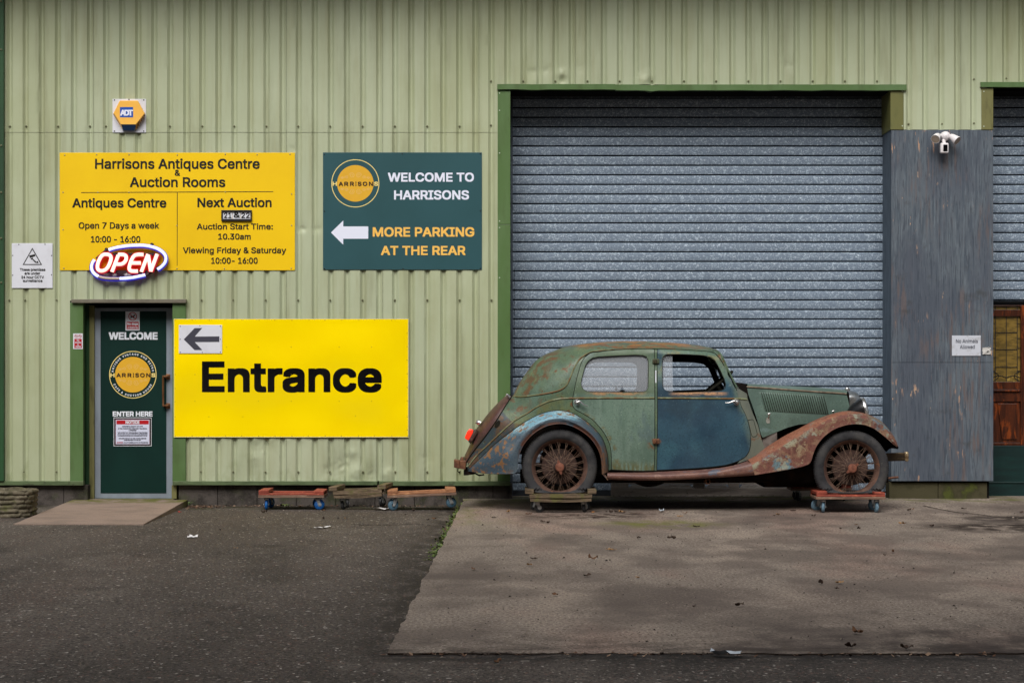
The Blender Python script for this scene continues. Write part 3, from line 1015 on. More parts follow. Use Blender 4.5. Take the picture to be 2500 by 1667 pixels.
def planter(x0, x1, y, z0, z1, label, seed):
    "a cast pot with courses of stones round it"
    rnd = random.Random(seed)
    cx, cy, rx, ry_ = (x0 + x1) / 2, y, (x1 - x0) / 2, .24
    t = thing('stone_planter', label, 'planter', (cx, cy, z0), group='stone planters by the ramp')
    mb = MB()
    nr, na = 34, 96
    rows = []
    courses = 7
    for j in range(nr + 1):
        f = j / nr
        row = []
        c = f * courses
        ci = int(min(courses - 1, c))
        for i in range(na):
            a = 2 * math.pi * i / na
            w = .35 * mnoise.noise(Vector((a * 1.2, ci * 1.0, seed)))
            cc = c + w * .7
            e1 = abs(cc - round(cc))
            k = int(math.floor(cc))
            nb = 9 + (k * 5 + seed) % 4
            b = (a / (2 * math.pi) * nb + k * .37) % 1
            e2 = min(b, 1 - b) * 2.0
            bulge = min(1, e1 * 3.4) ** .5 * min(1, e2 * 3.0) ** .5
            rr = .90 + .07 * f + .10 * bulge + .025 * mnoise.noise(Vector((a * 4, f * 7, seed)))
            px = (abs(math.cos(a)) ** .55) * math.copysign(1, math.cos(a))
            py = (abs(math.sin(a)) ** .55) * math.copysign(1, math.sin(a))
            row.append(Vector((cx + rx * rr * px * .98, cy + ry_ * rr * py, z0 + (z1 - z0) * f + .016 * mnoise.noise(Vector((a * 3, 1, seed))) * f)))
        rows.append(row)
    top = rows[-1]
    rows.append([Vector((cx + (q.x - cx) * .82, cy + (q.y - cy) * .82, q.z + .004)) for q in top])
    rows.append([Vector((cx + (q.x - cx) * .78, cy + (q.y - cy) * .78, q.z - .06)) for q in top])
    mb.grid(rows, 0, True)
    mb.build('pot', stone_m, t, smooth=60)
    soil = MB()
    soil.add([Vector((q.x, q.y, q.z + .02)) for q in rows[-1]], [tuple(range(na))])
    soil.build('soil', mat('planter_soil', C(52, 42, 32), rough=1), t)


planter(-5.16, -4.62, -1.42, -.09, .215, 'grey stone-effect planter of stacked courses beside the concrete ramp', 3)
planter(-5.62, -5.04, -1.95, -.10, .13, 'low mossy stone planter standing in front of the taller stone planter', 8)

# ---------------------------------------------------------------- signs on the wall
black_v = mat('black_vinyl', C(30, 29, 26), rough=.4)
grey_v = mat('faded_grey_vinyl', C(62, 62, 74), [L(C(100, 100, 110), (16, 16, 16), (.62, .72), .5)], rough=.5)
yellow_m = mat('deep_yellow_sheet', C(240, 198, 0), [L(C(226, 180, 0), (1.1, 1.1, 1.1), (.4, .7), .5)], rough=.42)
bright_m = mat('bright_yellow_sheet', C(255, 224, 0), [L(C(250, 212, 0), (1.5, 1.5, 1.5), (.4, .7), .4)], rough=.16, bump=[((1.2, 1.2, 1.7), 1.0, .085, 0)], spec=.6)
bright_black_m = mat('glossy_black_letters', C(14, 14, 16), rough=.16, bump=[((1.2, 1.2, 1.7), 1.0, .085, 0)], spec=.6)
whitesheet_m = mat('white_sign_sheet', C(214, 216, 224), [L(C(196, 196, 202), (5, 5, 3), (.5, .7), .5)], rough=.45)
petrol_m = mat('petrol_green_sheet', C(44, 82, 88), [L(C(38, 74, 78), (1.2, 1.2, 1.2), (.4, .7), .6)], rough=.4)
blue_white_m = mat('cool_white_vinyl', C(226, 230, 246), rough=.45)
amber_v = mat('amber_vinyl', C(244, 192, 92), rough=.45)
red_v = mat('red_vinyl', C(176, 18, 30), rough=.45)
frame_b = mat('black_plastic', C(24, 24, 26), rough=.45)
zinc_m = mat('zinc_screw', C(150, 146, 130), rough=.45, metal=.3)
darkscrew_m = mat('dark_screw', C(48, 44, 34), rough=.6)


def sign(name, label, u0, u1, v0, v1, Y, board_m, th=.006, cat='sign', group=None, bev=.0015):
    t = thing(name, label, cat, P((u0 + u1) / 2, v1, Y), group=group)
    MB().pbox(u0, u1, v0, v1, Y, Y + th).build('board', board_m, t, bevel=bev)
    return t


# auction board
Y = -.010
t = sign('sign_board', 'deep yellow board giving antiques centre and auction rooms opening times', 145.5, 720, 373, 660, Y, yellow_m)
q = Y - .0006
lines(t, black_v, [('Harrisons Antiques Centre', 232, 634, 412.5, 24.5, .8), ('&', 426.5, 439.5, 429.5, 14.5, .5), ('Auction Rooms', 317, 550, 457, 24, .8),
                             ('Antiques Centre', 176.5, 406, 507, 22.5, .8), ('Next Auction', 482, 663, 506, 22.5, .8), ('Open 7 Days a week', 192, 388.5, 558.5, 15.5, .45),
                             ('10:00 - 16:00', 222, 342.5, 592, 15.5, .5), ('Auction Start Time:', 480.5, 666, 560.5, 14.5, .45), ('10.30am', 532.5, 612, 585, 14.5, .5),
                             ('Viewing Friday & Saturday', 446.5, 698.5, 618.5, 14.5, .45), ('10:00- 16:00', 515.5, 629, 644, 15, .5)], q)
mb = MB()
mb.add([P(198, 469.6, q), P(667, 467.4, q), P(667, 469.2, q), P(198, 471.4, q)], [(0, 1, 2, 3)])
mb.build('ruled_line', black_v, t)
mb = MB()
mb.add([P(432, 470.5, q), P(433.8, 470.5, q), P(433.2, 649, q), P(431.8, 649, q)], [(3, 2, 1, 0)])
mb.build('ruled_line', black_v, t)
screws([(158, 379), (236, 378), (315, 378), (433, 379), (550, 377), (628, 378), (708, 377), (154, 470), (239, 470), (315, 470), (550, 469), (712, 474), (154, 561), (432, 551), (712, 551),
        (156, 655), (432, 656), (548, 656), (711, 655)], Y, .007).build('screw', zinc_m, t)
# date holder
Y = -.034
t = thing('date_holder', 'small black framed holder showing changeable number cards on the deep yellow board', 'date holder', P(577, 540, Y))
mb = MB()
mb.pbox(540, 614.5, 513, 517, Y, -.0105).pbox(540, 614.5, 535, 540, Y, -.0105).pbox(540, 543.5, 517.2, 534.8, Y, -.0105).pbox(611.5, 614.5, 517.2, 534.8, Y, -.0105)
mb.build('frame', frame_b, t, bevel=.003)
for a, b in ((544, 567), (567.8, 586.6), (587.4, 611)):
    MB().pbox(a, b, 517.5, 534.5, -.018, -.0105).build('number_card', whitesheet_m, t)
lines(t, black_v, [('21', 547, 565, 532.6, 13, .4), ('&', 570.5, 585.5, 531.8, 14.5, .6), ('22', 589, 609.5, 532.6, 13, .4)], -.0187)
# petrol green parking board
Y = -.010
t = sign('sign_board', 'dark petrol green board with white arrow pointing to more parking at the rear', 788.5, 1176.5, 372.5, 658.5, Y, petrol_m)
q = Y - .0006
lines(t, blue_white_m, [('WELCOME TO', 947, 1157, 444, 22, 1.0), ('HARRISONS', 962, 1145, 487.5, 22.5, 1.0)], q)
mb = MB()
poly(mb, [(808, 568), (838, 538.5), (838, 553), (899, 553), (899, 583), (838, 583), (838, 597.5)], q)
mb.build('arrow', blue_white_m, t)
lines(t, amber_v, [('MORE PARKING', 910, 1158, 578, 23, 1.0), ('AT THE REAR', 930, 1136.5, 623, 22.5, 1.0)], q)
harrisons(t, 867.5, 448, 44.6, 57.7, q, False)
screws([(792, 377.5), (982, 376), (1172.5, 375.5), (792, 516), (1173, 515), (792, 656), (984, 656), (1173, 655)], Y, .007).build('screw', black_v, t)
# big entrance sheet
Y = -.022
t = sign('sign_board', 'largest bright yellow glossy sheet with the word for the way in', 425, 996.5, 779, 1066, Y, bright_m)
mb = MB()
gl = MB().pbox(424.3, 997.2, 778.2, 779, Y - .001, Y + .006).pbox(424.3, 997.2, 1066, 1067, Y - .001, Y + .006).pbox(424.2, 425, 779, 1066, Y - .001, Y + .006).pbox(996.5, 997.2, 779, 1066, Y - .001, Y + .006)
gl.build('edge_trim', mat('pale_sheet_edge', C(236, 232, 180), rough=.5), t)
text(mb, 'Entrance', 493, 932, 957, 75, Y - .0008, 3.6)
mb.build('lettering', bright_black_m, t)
pts = [(427.5 + 40.6 * i + (i % 3), 781.5) for i in range(15)] + [(427.5 + 40.6 * i + (i % 2), 1063.5) for i in range(15)]
pts += [(427.5, v) for v in (848, 879, 914, 948, 980, 1017)] + [(994, v) for v in (813, 846, 878, 912, 945, 978, 1017, 1049)]
pts += [(u, v) for u in (476, 553, 631, 711, 828, 907) for v in (847, 914, 979) if not (u < 540 and v < 900)] + [(510, 1017), (593, 1017), (868, 1015)]
screws(pts, Y, .0042).build('screw', mat('dull_yellow_screw', C(150, 128, 30), rough=.6), t)
Y = -.030
t = sign('arrow_sign', 'small scuffed white plate with grey arrow fixed on the bright yellow sheet', 436.5, 542, 793, 862.5, Y, whitesheet_m)
mb = MB()
poly(mb, [(448.5, 828.5), (475, 801), (494, 800.5), (475.5, 821.5), (535.5, 821), (535.5, 834.8), (475.5, 835), (494, 854.5), (475, 854.5)], Y - .0006)
mb.build('arrow', grey_v, t)
screws([(440, 796.5), (488, 795), (538, 796), (440, 828), (538, 828), (440, 859.5), (494, 860), (538, 859)], Y, .005).build('screw', darkscrew_m, t)
# surveillance notice
Y = -.012
t = sign('warning_sign', 'white surveillance warning sign with black triangle beside the deep yellow board', 28.5, 128.5, 594, 703.5, Y, whitesheet_m, .006, bev=.003)
mb = MB()
q = Y - .0008
def tri(o): return [(79, 605 + o * 2.0), (103 - o * 1.75, 647 - o), (55 + o * 1.75, 647 - o)]
A, B = tri(0), tri(2.2)
mb.add([P(u, v, q) for u, v in A + B], [(0, 3, 4, 1), (1, 4, 5, 2), (2, 5, 3, 0)])
poly(mb, [(71, 624), (85, 620.5), (86.5, 625.5), (73, 630)], q)
poly(mb, [(75, 630.5), (80, 629), (81, 633), (76, 634)], q)
poly(mb, [(79, 634), (81, 632.5), (89, 639.5), (93, 637), (94, 643), (86, 641.5)], q)
mb.build('pictogram', black_v, t)
for s_, a, b, v in (('These premises', 48.5, 110.5, 661.5), ('are under', 60, 98, 670.5), ('24 hour CCTV', 52, 107, 680), ('surveillance', 56, 103.5, 688.5)): lines(t, black_v, [(s_, a, b, v, 6.6, .22)], q)
screws([(46, 597), (110, 596.5), (31, 672), (126, 671), (31, 624), (126, 624)], Y, .006).build('screw', darkscrew_m, t)
# no smoking
Y = -.012
t = sign('safety_sign', 'narrow white and red no smoking sign on green frame beside the entrance door', 178.5, 202, 814, 852, Y, whitesheet_m, .003, bev=.001)
q = Y - .0006
mb = MB()
mb.add([P(181.5, 827, q), P(181.5, 849.5, q), P(199.5, 849.5, q), P(199.5, 827, q)], [(0, 1, 2, 3)])
for u in (186, 195.4):
    ring(mb, u, 820.5, 3.3, 4.3, q, 24)
    ribbon(mb, [(u - 2.4, 818), (u + 2.4, 823)], .9, q - .0003)
mb.build('red_print', red_v, t)
mb = MB()
for u in (186, 195.4): poly(mb, [(u - 2.3, 820), (u + 2.3, 820), (u + 2.3, 821.2), (u - 2.3, 821.2)], q - .0001)
mb.build('pictogram', black_v, t)
for s_, a, b, v in (('No', 187.5, 193.5, 832.5), ('smoking', 183, 198.2, 837.5), ('or', 188.5, 192.5, 842.5), ('vaping', 184.2, 197, 847.2)): lines(t, white_v, [(s_, a, b, v, 3.6, .15)], q - .0006)
# no dogs
Y = YS - .003
t = sign('safety_sign', 'small white and red no dogs notice at the top of the bottle green door', 306.3, 341, 760.2, 806.8, Y, whitesheet_m, .0025, bev=.0008)
q = Y - .0006
mb = MB()
mb.add([P(309, 785.5, q), P(309, 803.8, q), P(338.5, 803.8, q), P(338.5, 785.5, q)], [(0, 1, 2, 3)])
ring(mb, 323.8, 772.3, 8.6, 10.4, q, 40)
ribbon(mb, [(316.8, 766), (330.8, 778.8)], 1.6, q - .0004)
mb.build('red_print', red_v, t)
mb = MB()
poly(mb, [(318, 769), (319.2, 771.5), (325, 771.5), (326.5, 769), (328, 767.5), (330.6, 769.2), (329.5, 771), (328, 771.6), (327, 774.5), (327, 778), (325.8, 778), (325.2, 775), (321, 774.6), (320, 778), (318.8, 778), (318.8, 773)], q - .0002)
mb.build('pictogram', black_v, t)
lines(t, white_v, [('No dogs', 310.5, 337, 793.3, 5.6, .35), ('Except guide dogs', 312, 335.8, 798.7, 2.3, .1), ('and assistance dogs', 311, 337, 802.4, 2.3, .12)], q - .0006)
# notice
t = sign('notice_plate', 'black and red bordered white legal notice on the lower half of the door', 277.3, 370, 1018.8, 1089, Y, whitesheet_m, .0025, bev=.0008)
mb = MB()
q = Y - .0005
mb.add([P(278.6, 1020.2, q), P(278.6, 1087.6, q), P(368.8, 1087.6, q), P(368.8, 1020.2, q)], [(0, 1, 2, 3)])
mb.build('border', frame_b, t)
mb = MB()
for o, k, z in ((3.0, 0, .0004),): mb.add([P(278.6 + o, 1020.2 + o, q - z), P(278.6 + o, 1087.6 - o, q - z), P(368.8 - o, 1087.6 - o, q - z), P(368.8 - o, 1020.2 + o, q - z)], [(0, 1, 2, 3)])
mb.build('red_print', mat('dark_red_vinyl', C(110, 10, 24), rough=.45), t)
mb = MB()
mb.add([P(282.6, 1024.2, q - .0008), P(282.6, 1083.8, q - .0008), P(364.8, 1083.8, q - .0008), P(364.8, 1024.2, q - .0008)], [(0, 1, 2, 3)])
mb.build('paper', mat('notice_paper', C(206, 210, 230), rough=.5), t)
mb = MB()
mb.add([P(284.2, 1025.8, q - .0012), P(284.2, 1035.6, q - .0012), P(363.2, 1035.6, q - .0012), P(363.2, 1025.8, q - .0012)], [(0, 1, 2, 3)])
text(mb, 'WARNING', 285, 300, 1081.2, 2.6, q - .0012, .15)
mb.build('red_print', red_v, t)
mb = MB()
text(mb, 'NOTICE', 306.5, 340.5, 1034.2, 7.4, q - .0018, .45)
mb.build('lettering', white_v, t)
nink = mat('notice_ink', C(40, 40, 62), rough=.5)
for s_, a, b, v, cp in (("OCCUPIER'S LIABILITY ACT 1995", 298, 348.5, 1042, 2.8), ('IF YOU PASS BEYOND THIS POINT YOU ARE ON', 288.5, 358.5, 1047.2, 2.8), ('A PREMISES', 314, 333, 1051.4, 2.8),
                        ('TAKE NOTICE THAT THE OCCUPIER OF THIS PREMISES', 287, 360, 1057.2, 2.6), ('WITH THE NATURE, CHARACTER AND ACTIVITIES OF THESE PREMISES HEREBY', 287, 360, 1061, 1.8),
                        ('IN ACCORDANCE WITH SECTION 5 (1) OF THE OCCUPIERS LIABILITY ACT 1995', 287.5, 359.5, 1064.4, 1.8), ('EXCLUDES THE DUTY OF CARE TOWARD VISITORS', 290, 357, 1071.2, 2.6),
                        ('UNDER SECTION 3 OF THE ACT', 302.5, 344, 1075.2, 2.6), ('UNAUTHORISED ENTRY IS PROHIBITED', 301.5, 361.5, 1081.2, 2.6)):
    lines(t, nink, [(s_, a, b, v, cp, .12)], q - .0012)
# no animals sign and torn paper on the pillar
Y = -.010
t = sign('sign_plate', 'weathered white plate forbidding animals fixed to the blue plywood pillar', 2324, 2394.5, 819, 868.5, Y, mat('grimy_white_plate', C(196, 200, 210), [L(C(160, 160, 160), (14, 14, 14), (.5, .7), .6), L(C(110, 108, 96), (20, 20, 20), (.66, .74), .6)], rough=.5), .003)
lines(t, mat('faded_ink', C(80, 84, 96), rough=.5), [('No Animals', 2334, 2387.5, 837, 9, .15), ('Allowed', 2343.5, 2380, 851, 9, .15)], Y - .0006)
mb = MB()
rows = []
for j in range(7):
    rows.append([P(2399 + 20 * i / 7 + 3 * mnoise.noise(Vector((j * .8, i, 1))), 848 + 17 * j / 6 + 3 * mnoise.noise(Vector((j, i * .7, 3))), -.008 - .018 * abs(mnoise.noise(Vector((i * .7, j * .7, 5))))) for i in range(8)])
mb.grid(rows[::-1])
tag(mb.build('paper_scrap', mat('torn_paper', C(190, 188, 184), [L(C(50, 48, 48), (30, 30, 30), (.55, .62), .9)], rough=.8), smooth=60), 'torn crumpled paper remnant stuck on the plywood pillar next to the animals plate', 'paper')
# alarm box
t = thing('alarm_box', 'yellow hexagonal burglar alarm box with blue strobe high on the corrugated wall', 'alarm box', P(315, 324, -.01))
MB().pbox(274.5, 356.5, 242, 324, -.012, -.004).build('back_plate', whitesheet_m, t, bevel=.002)
yell = mat('alarm_yellow_plastic', C(248, 190, 84), [L(C(236, 172, 66), (6, 6, 6), (.4, .7), .5)], rough=.4)
front = [(293, 246), (336, 246), (353, 277.5), (332, 304), (295.5, 304), (277.5, 277)]
back = [(291, 248), (338, 248), (355, 279), (331, 319), (300, 319), (276, 279)]
mb = MB()
bk = [P(u, v, -.012) for u, v in back]
fr = [P(u, v, -.085) for u, v in front]
mb.add(fr + bk, [(5, 4, 3, 2, 1, 0)] + [(i, (i + 1) % 6, (i + 1) % 6 + 6, i + 6) for i in (0, 1, 2, 4, 5)])
mb.build('cover', yell, t, bevel=.004)
mb = MB()
lo = [P(295.8, 304.4, -.083), P(331.8, 304.4, -.083), P(327, 319.5, -.05), P(301, 319.5, -.05)]
mb.add(lo + [P(331, 320, -.012), P(300, 320, -.012), P(333, 306, -.012), P(294, 306, -.012)], [(0, 3, 2, 1), (3, 5, 4, 2), (1, 2, 4, 6), (0, 7, 5, 3)])
mb.build('strobe_lens', mat('blue_strobe_lens', C(18, 52, 96), rough=.15, spec=.8), t, bevel=.002)
vm = mat('amber_shadow_vent', C(120, 72, 14), rough=.5)
for i in range(6):
    mb = MB()
    f = (i + .7) / 6.6
    a, b = Vector((353, 277.5)).lerp(Vector((332, 304)), f), Vector((355, 279)).lerp(Vector((331, 319)), f)
    mb.tube([P(a.x - .2, a.y, -.084), P(b.x + .5, b.y, -.03)], .006, 6)
    mb.build('vent', vm, t)
mb = MB()
mb.add([P(292.8, 262, -.0857), P(292.8, 287, -.0857), P(325, 287, -.0857), P(325, 262, -.0857)], [(0, 1, 2, 3)])
lg = mb.build('logo', mat('logo_blue', C(24, 82, 176), rough=.4), t)
mb = MB()
text(mb, 'A', 293.5, 306, 283, 14.5, -.0865, 1.0)
text(mb, 'D', 303.5, 315.5, 283, 14.5, -.0868, 1.0)
text(mb, 'T', 312, 325, 283, 14.5, -.0871, 1.0)
mb.build('lettering', blue_white_m, lg)
screws([(279.5, 244.8), (315, 243.5), (351, 244.8), (279.5, 320.5), (351, 320.5)], -.012, .007).build('screw', darkscrew_m, t)
# OPEN lamp sign
t = thing('neon_sign', 'lit oval open sign with pinkish white letters in a blue ring over the yellow board', 'neon sign', P(318, 684, -.06))
def z98(p): return [(200 + x / 9.8, 580 + y / 9.8) for x, y in p]
letters = [([(580, 405), (665, 425), (700, 490), (680, 590), (630, 700), (560, 775), (470, 800), (395, 770), (375, 690), (400, 580), (455, 470), (515, 415)], True),
           ([(722, 822), (875, 425)], False), ([(868, 412), (985, 412), (1055, 445), (1058, 530), (1010, 605), (930, 640), (815, 640)], False),
           ([(1470, 412), (1330, 412), (1250, 445), (1195, 530), (1150, 650), (1135, 740), (1165, 795), (1240, 806), (1335, 806)], False), ([(1185, 612), (1405, 612)], False),
           ([(1425, 822), (1585, 400)], False), ([(1590, 420), (1650, 810)], False), ([(1648, 812), (1805, 395)], False)]
lit, cas = MB(), MB()
for pth, cl in letters:
    q = spline(z98(pth), None, 1.0, cl) if len(pth) > 2 else [Vector(p) for p in z98(pth)]
    lit.tube([P(p.x, p.y, -.078) for p in q], .0205, 10, closed=cl)
    cas.tube([P(p.x + .4, p.y + .4, -.062) for p in q], .031, 8, closed=cl)
lit.build('letter_tube', mat('lit_letters', C(255, 214, 196), emit=((1, .62, .50, 1), .80)), t, smooth=60)
cas.build('letter_casing', mat('red_casing', C(110, 8, 20), rough=.4, emit=((.8, .012, .03, 1), .38)), t, smooth=60)
arcs = [[(645, 297), (780, 255), (950, 222), (1200, 196), (1500, 196), (1750, 248), (1920, 340), (2005, 460), (1995, 590), (1910, 695), (1812, 765)],
        [(305, 535), (255, 605), (232, 700), (245, 790), (300, 870), (395, 935)], [(905, 985), (1080, 978), (1280, 950), (1515, 897)]]
dead = [[(400, 938), (520, 968), (680, 984), (900, 985)]]
lit, cas, off = MB(), MB(), MB()
for a in arcs:
    q = spline(z98(a), None, 1.2)
    lit.tube([P(p.x, p.y, -.07) for p in q], .0165, 10)
    cas.tube([P(p.x + .3, p.y + 1.0, -.056) for p in q], .0245, 8)
for a in dead:
    q = spline(z98(a), None, 1.2)
    off.tube([P(p.x, p.y, -.07) for p in q], .016, 10)
    cas.tube([P(p.x + .3, p.y + 1.0, -.056) for p in q], .023, 8)
lit.build('ring_tube', mat('lit_ring', C(215, 225, 255), emit=((.50, .58, 1, 1), .62)), t, smooth=60)
off.build('unlit_tube', mat('unlit_ring', C(172, 158, 146), rough=.4), t, smooth=60)
cas.build('ring_casing', mat('navy_casing', C(14, 14, 84), rough=.4, emit=((.03, .02, .8, 1), .35)), t, smooth=60)
mb = MB()
mb.pbox(271, 380, 617.5, 624, -.05, -.035).pbox(240, 372, 660.5, 667, -.05, -.035)
mb.tube([P(262, 609, -.05), P(235, 632, -.045)], .014, 8).tube([P(393, 650, -.05), P(352, 675, -.045)], .014, 8)
for u, v in ((261, 609), (372, 597), (280, 672), (312, 672)): mb.lathe([(.016, 0), (.016, .04), (.0005, .042)], P(u, v, -.012), (0, -1, 0), 10)
mb.build('bracket', mat('sign_bracket', C(52, 36, 40), rough=.5), t, smooth=40)
pm = mat('clear_plastic', C(150, 146, 150), rough=.15)
for u in (281, 310, 318): MB().lathe([(.0005, 0), (.024, .004), (.026, .02), (.015, .045), (.0005, .05)], P(u, 672, -.02), (0, -1, 0), 16).build('socket', pm, t, smooth=60)
# floodlight camera
wp = mat('white_weatherproof_plastic', C(222, 218, 220), [L(C(196, 188, 184), (16, 16, 16), (.5, .7), .5)], rough=.4)
t = thing('security_camera', 'white floodlight camera with two lamp heads on the blue plywood pillar', 'security camera', P(2307, 375, -.1))
mb = MB()
mb.lathe([(.0005, -.135), (.03, -.13), (.046, -.11), (.05, -.08), (.05, -.003)], P(2304, 335, 0), (0, 1, 0), 24)
mb.build('base', wp, t, smooth=50)
for c_, dr in (((2287, 335), (-.45, -.75, -.55)), ((2329, 338), (.62, -.55, -.62))):
    dr = Vector(dr).normalized()
    c = P(c_[0], c_[1], -.13)
    mb = MB()
    mb.lathe([(.0005, -.055), (.022, -.05), (.032, -.03), (.042, .02), (.048, .045), (.048, .05), (.043, .05)], c, dr, 24)
    hd = mb.build('lamp_head', wp, t, smooth=50)
    MB().lathe([(.0432, .047), (.0005, .047)], c, dr, 24).build('lens', mat('lamp_lens', C(176, 160, 146), rough=.2), hd)
    mb = MB()
    mb.tube([P(2304, 334, -.08), P(2304, 334, -.08).lerp(c, .5) + Vector((0, 0, .015)), c - dr * .04], .012, 8)
    mb.build('arm', wp, t, smooth=50)
mb = MB()
mb.pbox(2296.5, 2316.5, 349, 374, -.15, -.09)
bd = mb.build('camera_body', wp, t, bevel=.012, seg=3, smooth=40)
MB().pbox(2303, 2313.5, 353.5, 370, -.1525, -.149).build('camera_eye', mat('camera_glass', C(12, 12, 14), rough=.1), bd, bevel=.001)
mb = MB()
mb.tube([P(2304, 342, -.10), P(2305, 352, -.12)], .02, 10)
mb.build('arm', wp, t, smooth=50)

# ---------------------------------------------------------------- the old car
YC = -.80                                    # centre line of the car
def pl_(pts): return [Vector(p) for p in pts]


ROOF = spline([(1252.5, 966), (1263.8, 942.4), (1276.5, 922), (1289.3, 904.2), (1305.9, 882.5), (1317.3, 873.6), (1333.9, 864), (1353, 856.5), (1372.2, 848.7), (1391.3, 844.2), (1409.2, 841.3),
               (1442.3, 837), (1467.9, 835.2), (1500, 833.8), (1538.3, 832.8), (1576.5, 833.2), (1614.8, 834.8), (1653, 837.6), (1691.3, 841.4), (1716.8, 845), (1736, 849), (1746.2, 853)], None, 5)
def interp(x, tab):
    if x <= tab[0][0]: return tab[0][1]
    for (a, b), (c, d) in zip(tab, tab[1:]):
        if x <= c:
            t = (x - a) / (c - a)
            t = t * t * (3 - 2 * t)
            return b + (d - b) * t
    return tab[-1][1]


WPLAN = [(1130, .40), (1250, .505), (1400, .590), (1560, .610), (1700, .59), (1800, .535), (1870, .475)]
WZ = [(832, .84), (860, .875), (960, 1.0), (1040, 1.005), (1150, .965)]
RAD = [(1290, 95), (1340, 80), (1470, 30), (1720, 28)]


def half(u, v):
    d = seg_dist(Vector((u, v)), ROOF)
    t = min(1, d / interp(u, RAD))
    return interp(u, WPLAN) * interp(v, WZ) * (1 - (1 - t) ** 2.4) ** (1 / 2.4)


def YB(u, v): return YC - half(u, v)
def surf(pts, off=0.0): return [P(p[0], p[1], YB(p[0], p[1]) - off) for p in pts]


GUT = [(1742.3, 862), (1729.6, 858.3), (1704, 856.2), (1653, 853.2), (1604.3, 851.6)]
GUT2 = [(1597.2, 851.4), (1551, 851.6), (1500, 854), (1474.2, 856.6), (1455, 859)]
SWAGE1 = [(1500, 853.2), (1474.2, 855), (1448.7, 857.6), (1436, 862), (1424.5, 869.3), (1416, 876), (1406.6, 889.4), (1399, 904.7), (1391.3, 924.5), (1385, 937.6), (1376, 947.2), (1363.3, 953.7), (1340.3, 959), (1314.8, 963.5), (1289.3, 966.9), (1270, 968.4), (1253.6, 967.3)]
SWAGE2 = [(1397.7, 971.6), (1382, 972), (1365.8, 973.2), (1346.7, 977.5), (1327.6, 984.5), (1308.4, 994.7), (1289.3, 1007.5), (1268.9, 1019), (1246.7, 1034), (1214.8, 1063.3), (1189.3, 1087.6), (1163.8, 1111.8), (1143, 1137.6)]
RDB = [(1455, 859), (1441, 862.5), (1427, 873.3), (1419.4, 885), (1414.3, 901.6), (1409.2, 919.5), (1404, 942.4), (1400.3, 961.6), (1397.9, 976.9), (1397.9, 988.4), (1402.5, 997), (1410, 1002.5), (1426.5, 1011.3),
       (1445.7, 1023.4), (1458.4, 1036), (1471.2, 1051.4), (1481.4, 1068), (1489, 1086.5), (1492.2, 1107.6), (1492.9, 1133), (1492.9, 1146)]
SEAM = [(1142, 1148.8), (1176.5, 1114.3), (1202, 1090.1), (1227.6, 1068.4), (1253, 1049.3), (1278.6, 1031.4), (1304, 1017.4), (1329.6, 1007.2), (1355, 1002), (1378, 1003), (1401, 1010), (1420, 1020.8), (1439.3, 1034.8),
        (1458.4, 1054), (1471.2, 1071.8), (1478.8, 1092.2), (1483.3, 1113.9), (1484.6, 1133), (1485.2, 1148)]
BOOTSEAM = [(1138.3, 1137.3), (1140.8, 1124.5), (1157.4, 1099), (1182.9, 1067), (1208.4, 1031.4), (1227.6, 1000.8), (1244, 975.3), (1249.5, 967.5)]
BOOTSIL = [(1133, 1137.5), (1131.5, 1121), (1134.4, 1111.8), (1143.4, 1092.7), (1152, 1072), (1161.2, 1049.3), (1176.5, 1028.9), (1195.7, 1004.6), (1216, 983), (1232.7, 967.7), (1238.5, 961.5)]
DFRONT = [(1746, 864), (1754.5, 872.5), (1762, 884), (1769, 897), (1777, 915), (1785.5, 931), (1794, 946), (1799.7, 955), (1803.5, 971), (1810, 991.4), (1818.9, 1009.3), (1825.3, 1025.9), (1830.4, 1047.6), (1832.9, 1066.7),
          (1832.6, 1082), (1829.5, 1099), (1822.2, 1111.8), (1809.4, 1121.5), (1790.3, 1129.7), (1764.8, 1136), (1713.8, 1141.6), (1650, 1145.4), (1603.4, 1147.4)]
WIN_R = [(1500, 868.3), (1461.5, 870.4), (1446.2, 873.6), (1436, 881.2), (1429.6, 891.4), (1424.5, 908), (1419.4, 928.4), (1418.4, 938.6), (1421.9, 947.6), (1429.6, 954), (1442, 956.8), (1500, 957.4), (1551, 957), (1571.4, 956.5),
         (1579, 952.7), (1582.3, 943.7), (1583, 912), (1583, 881.2), (1579, 871), (1571.4, 867.2), (1551, 865.8)]
WIN_F = [(1616.7, 881.2), (1618.6, 871), (1625, 865.9), (1640.3, 864.8), (1678.6, 865.3), (1716.8, 868), (1736, 872.6), (1745.5, 880.5), (1752.6, 892.4), (1761.5, 910.3), (1768.5, 926.5), (1772, 939.5), (1770, 947.6), (1762.8, 952.7),
         (1742.3, 954.8), (1691.3, 957.2), (1653, 958), (1634, 956.5), (1622.4, 951.4), (1617.3, 941.2)]
CAR = thing('vintage_car', 'rusty green and blue 1930s saloon car standing on wheeled dollies before the roller shutter', 'car', P(1720, 1205, YC))
hr = (PX(1366, -1.42), PZ(1139, -1.42))
hf = (PX(2077, -1.42), PZ(1141.5, -1.42))
rust_c, rust_d, rust_l = C(128, 78, 48), C(88, 54, 40), C(168, 116, 72)
def px2(u, v, Y=-1.4): return (PX(u, Y), PZ(v, Y))


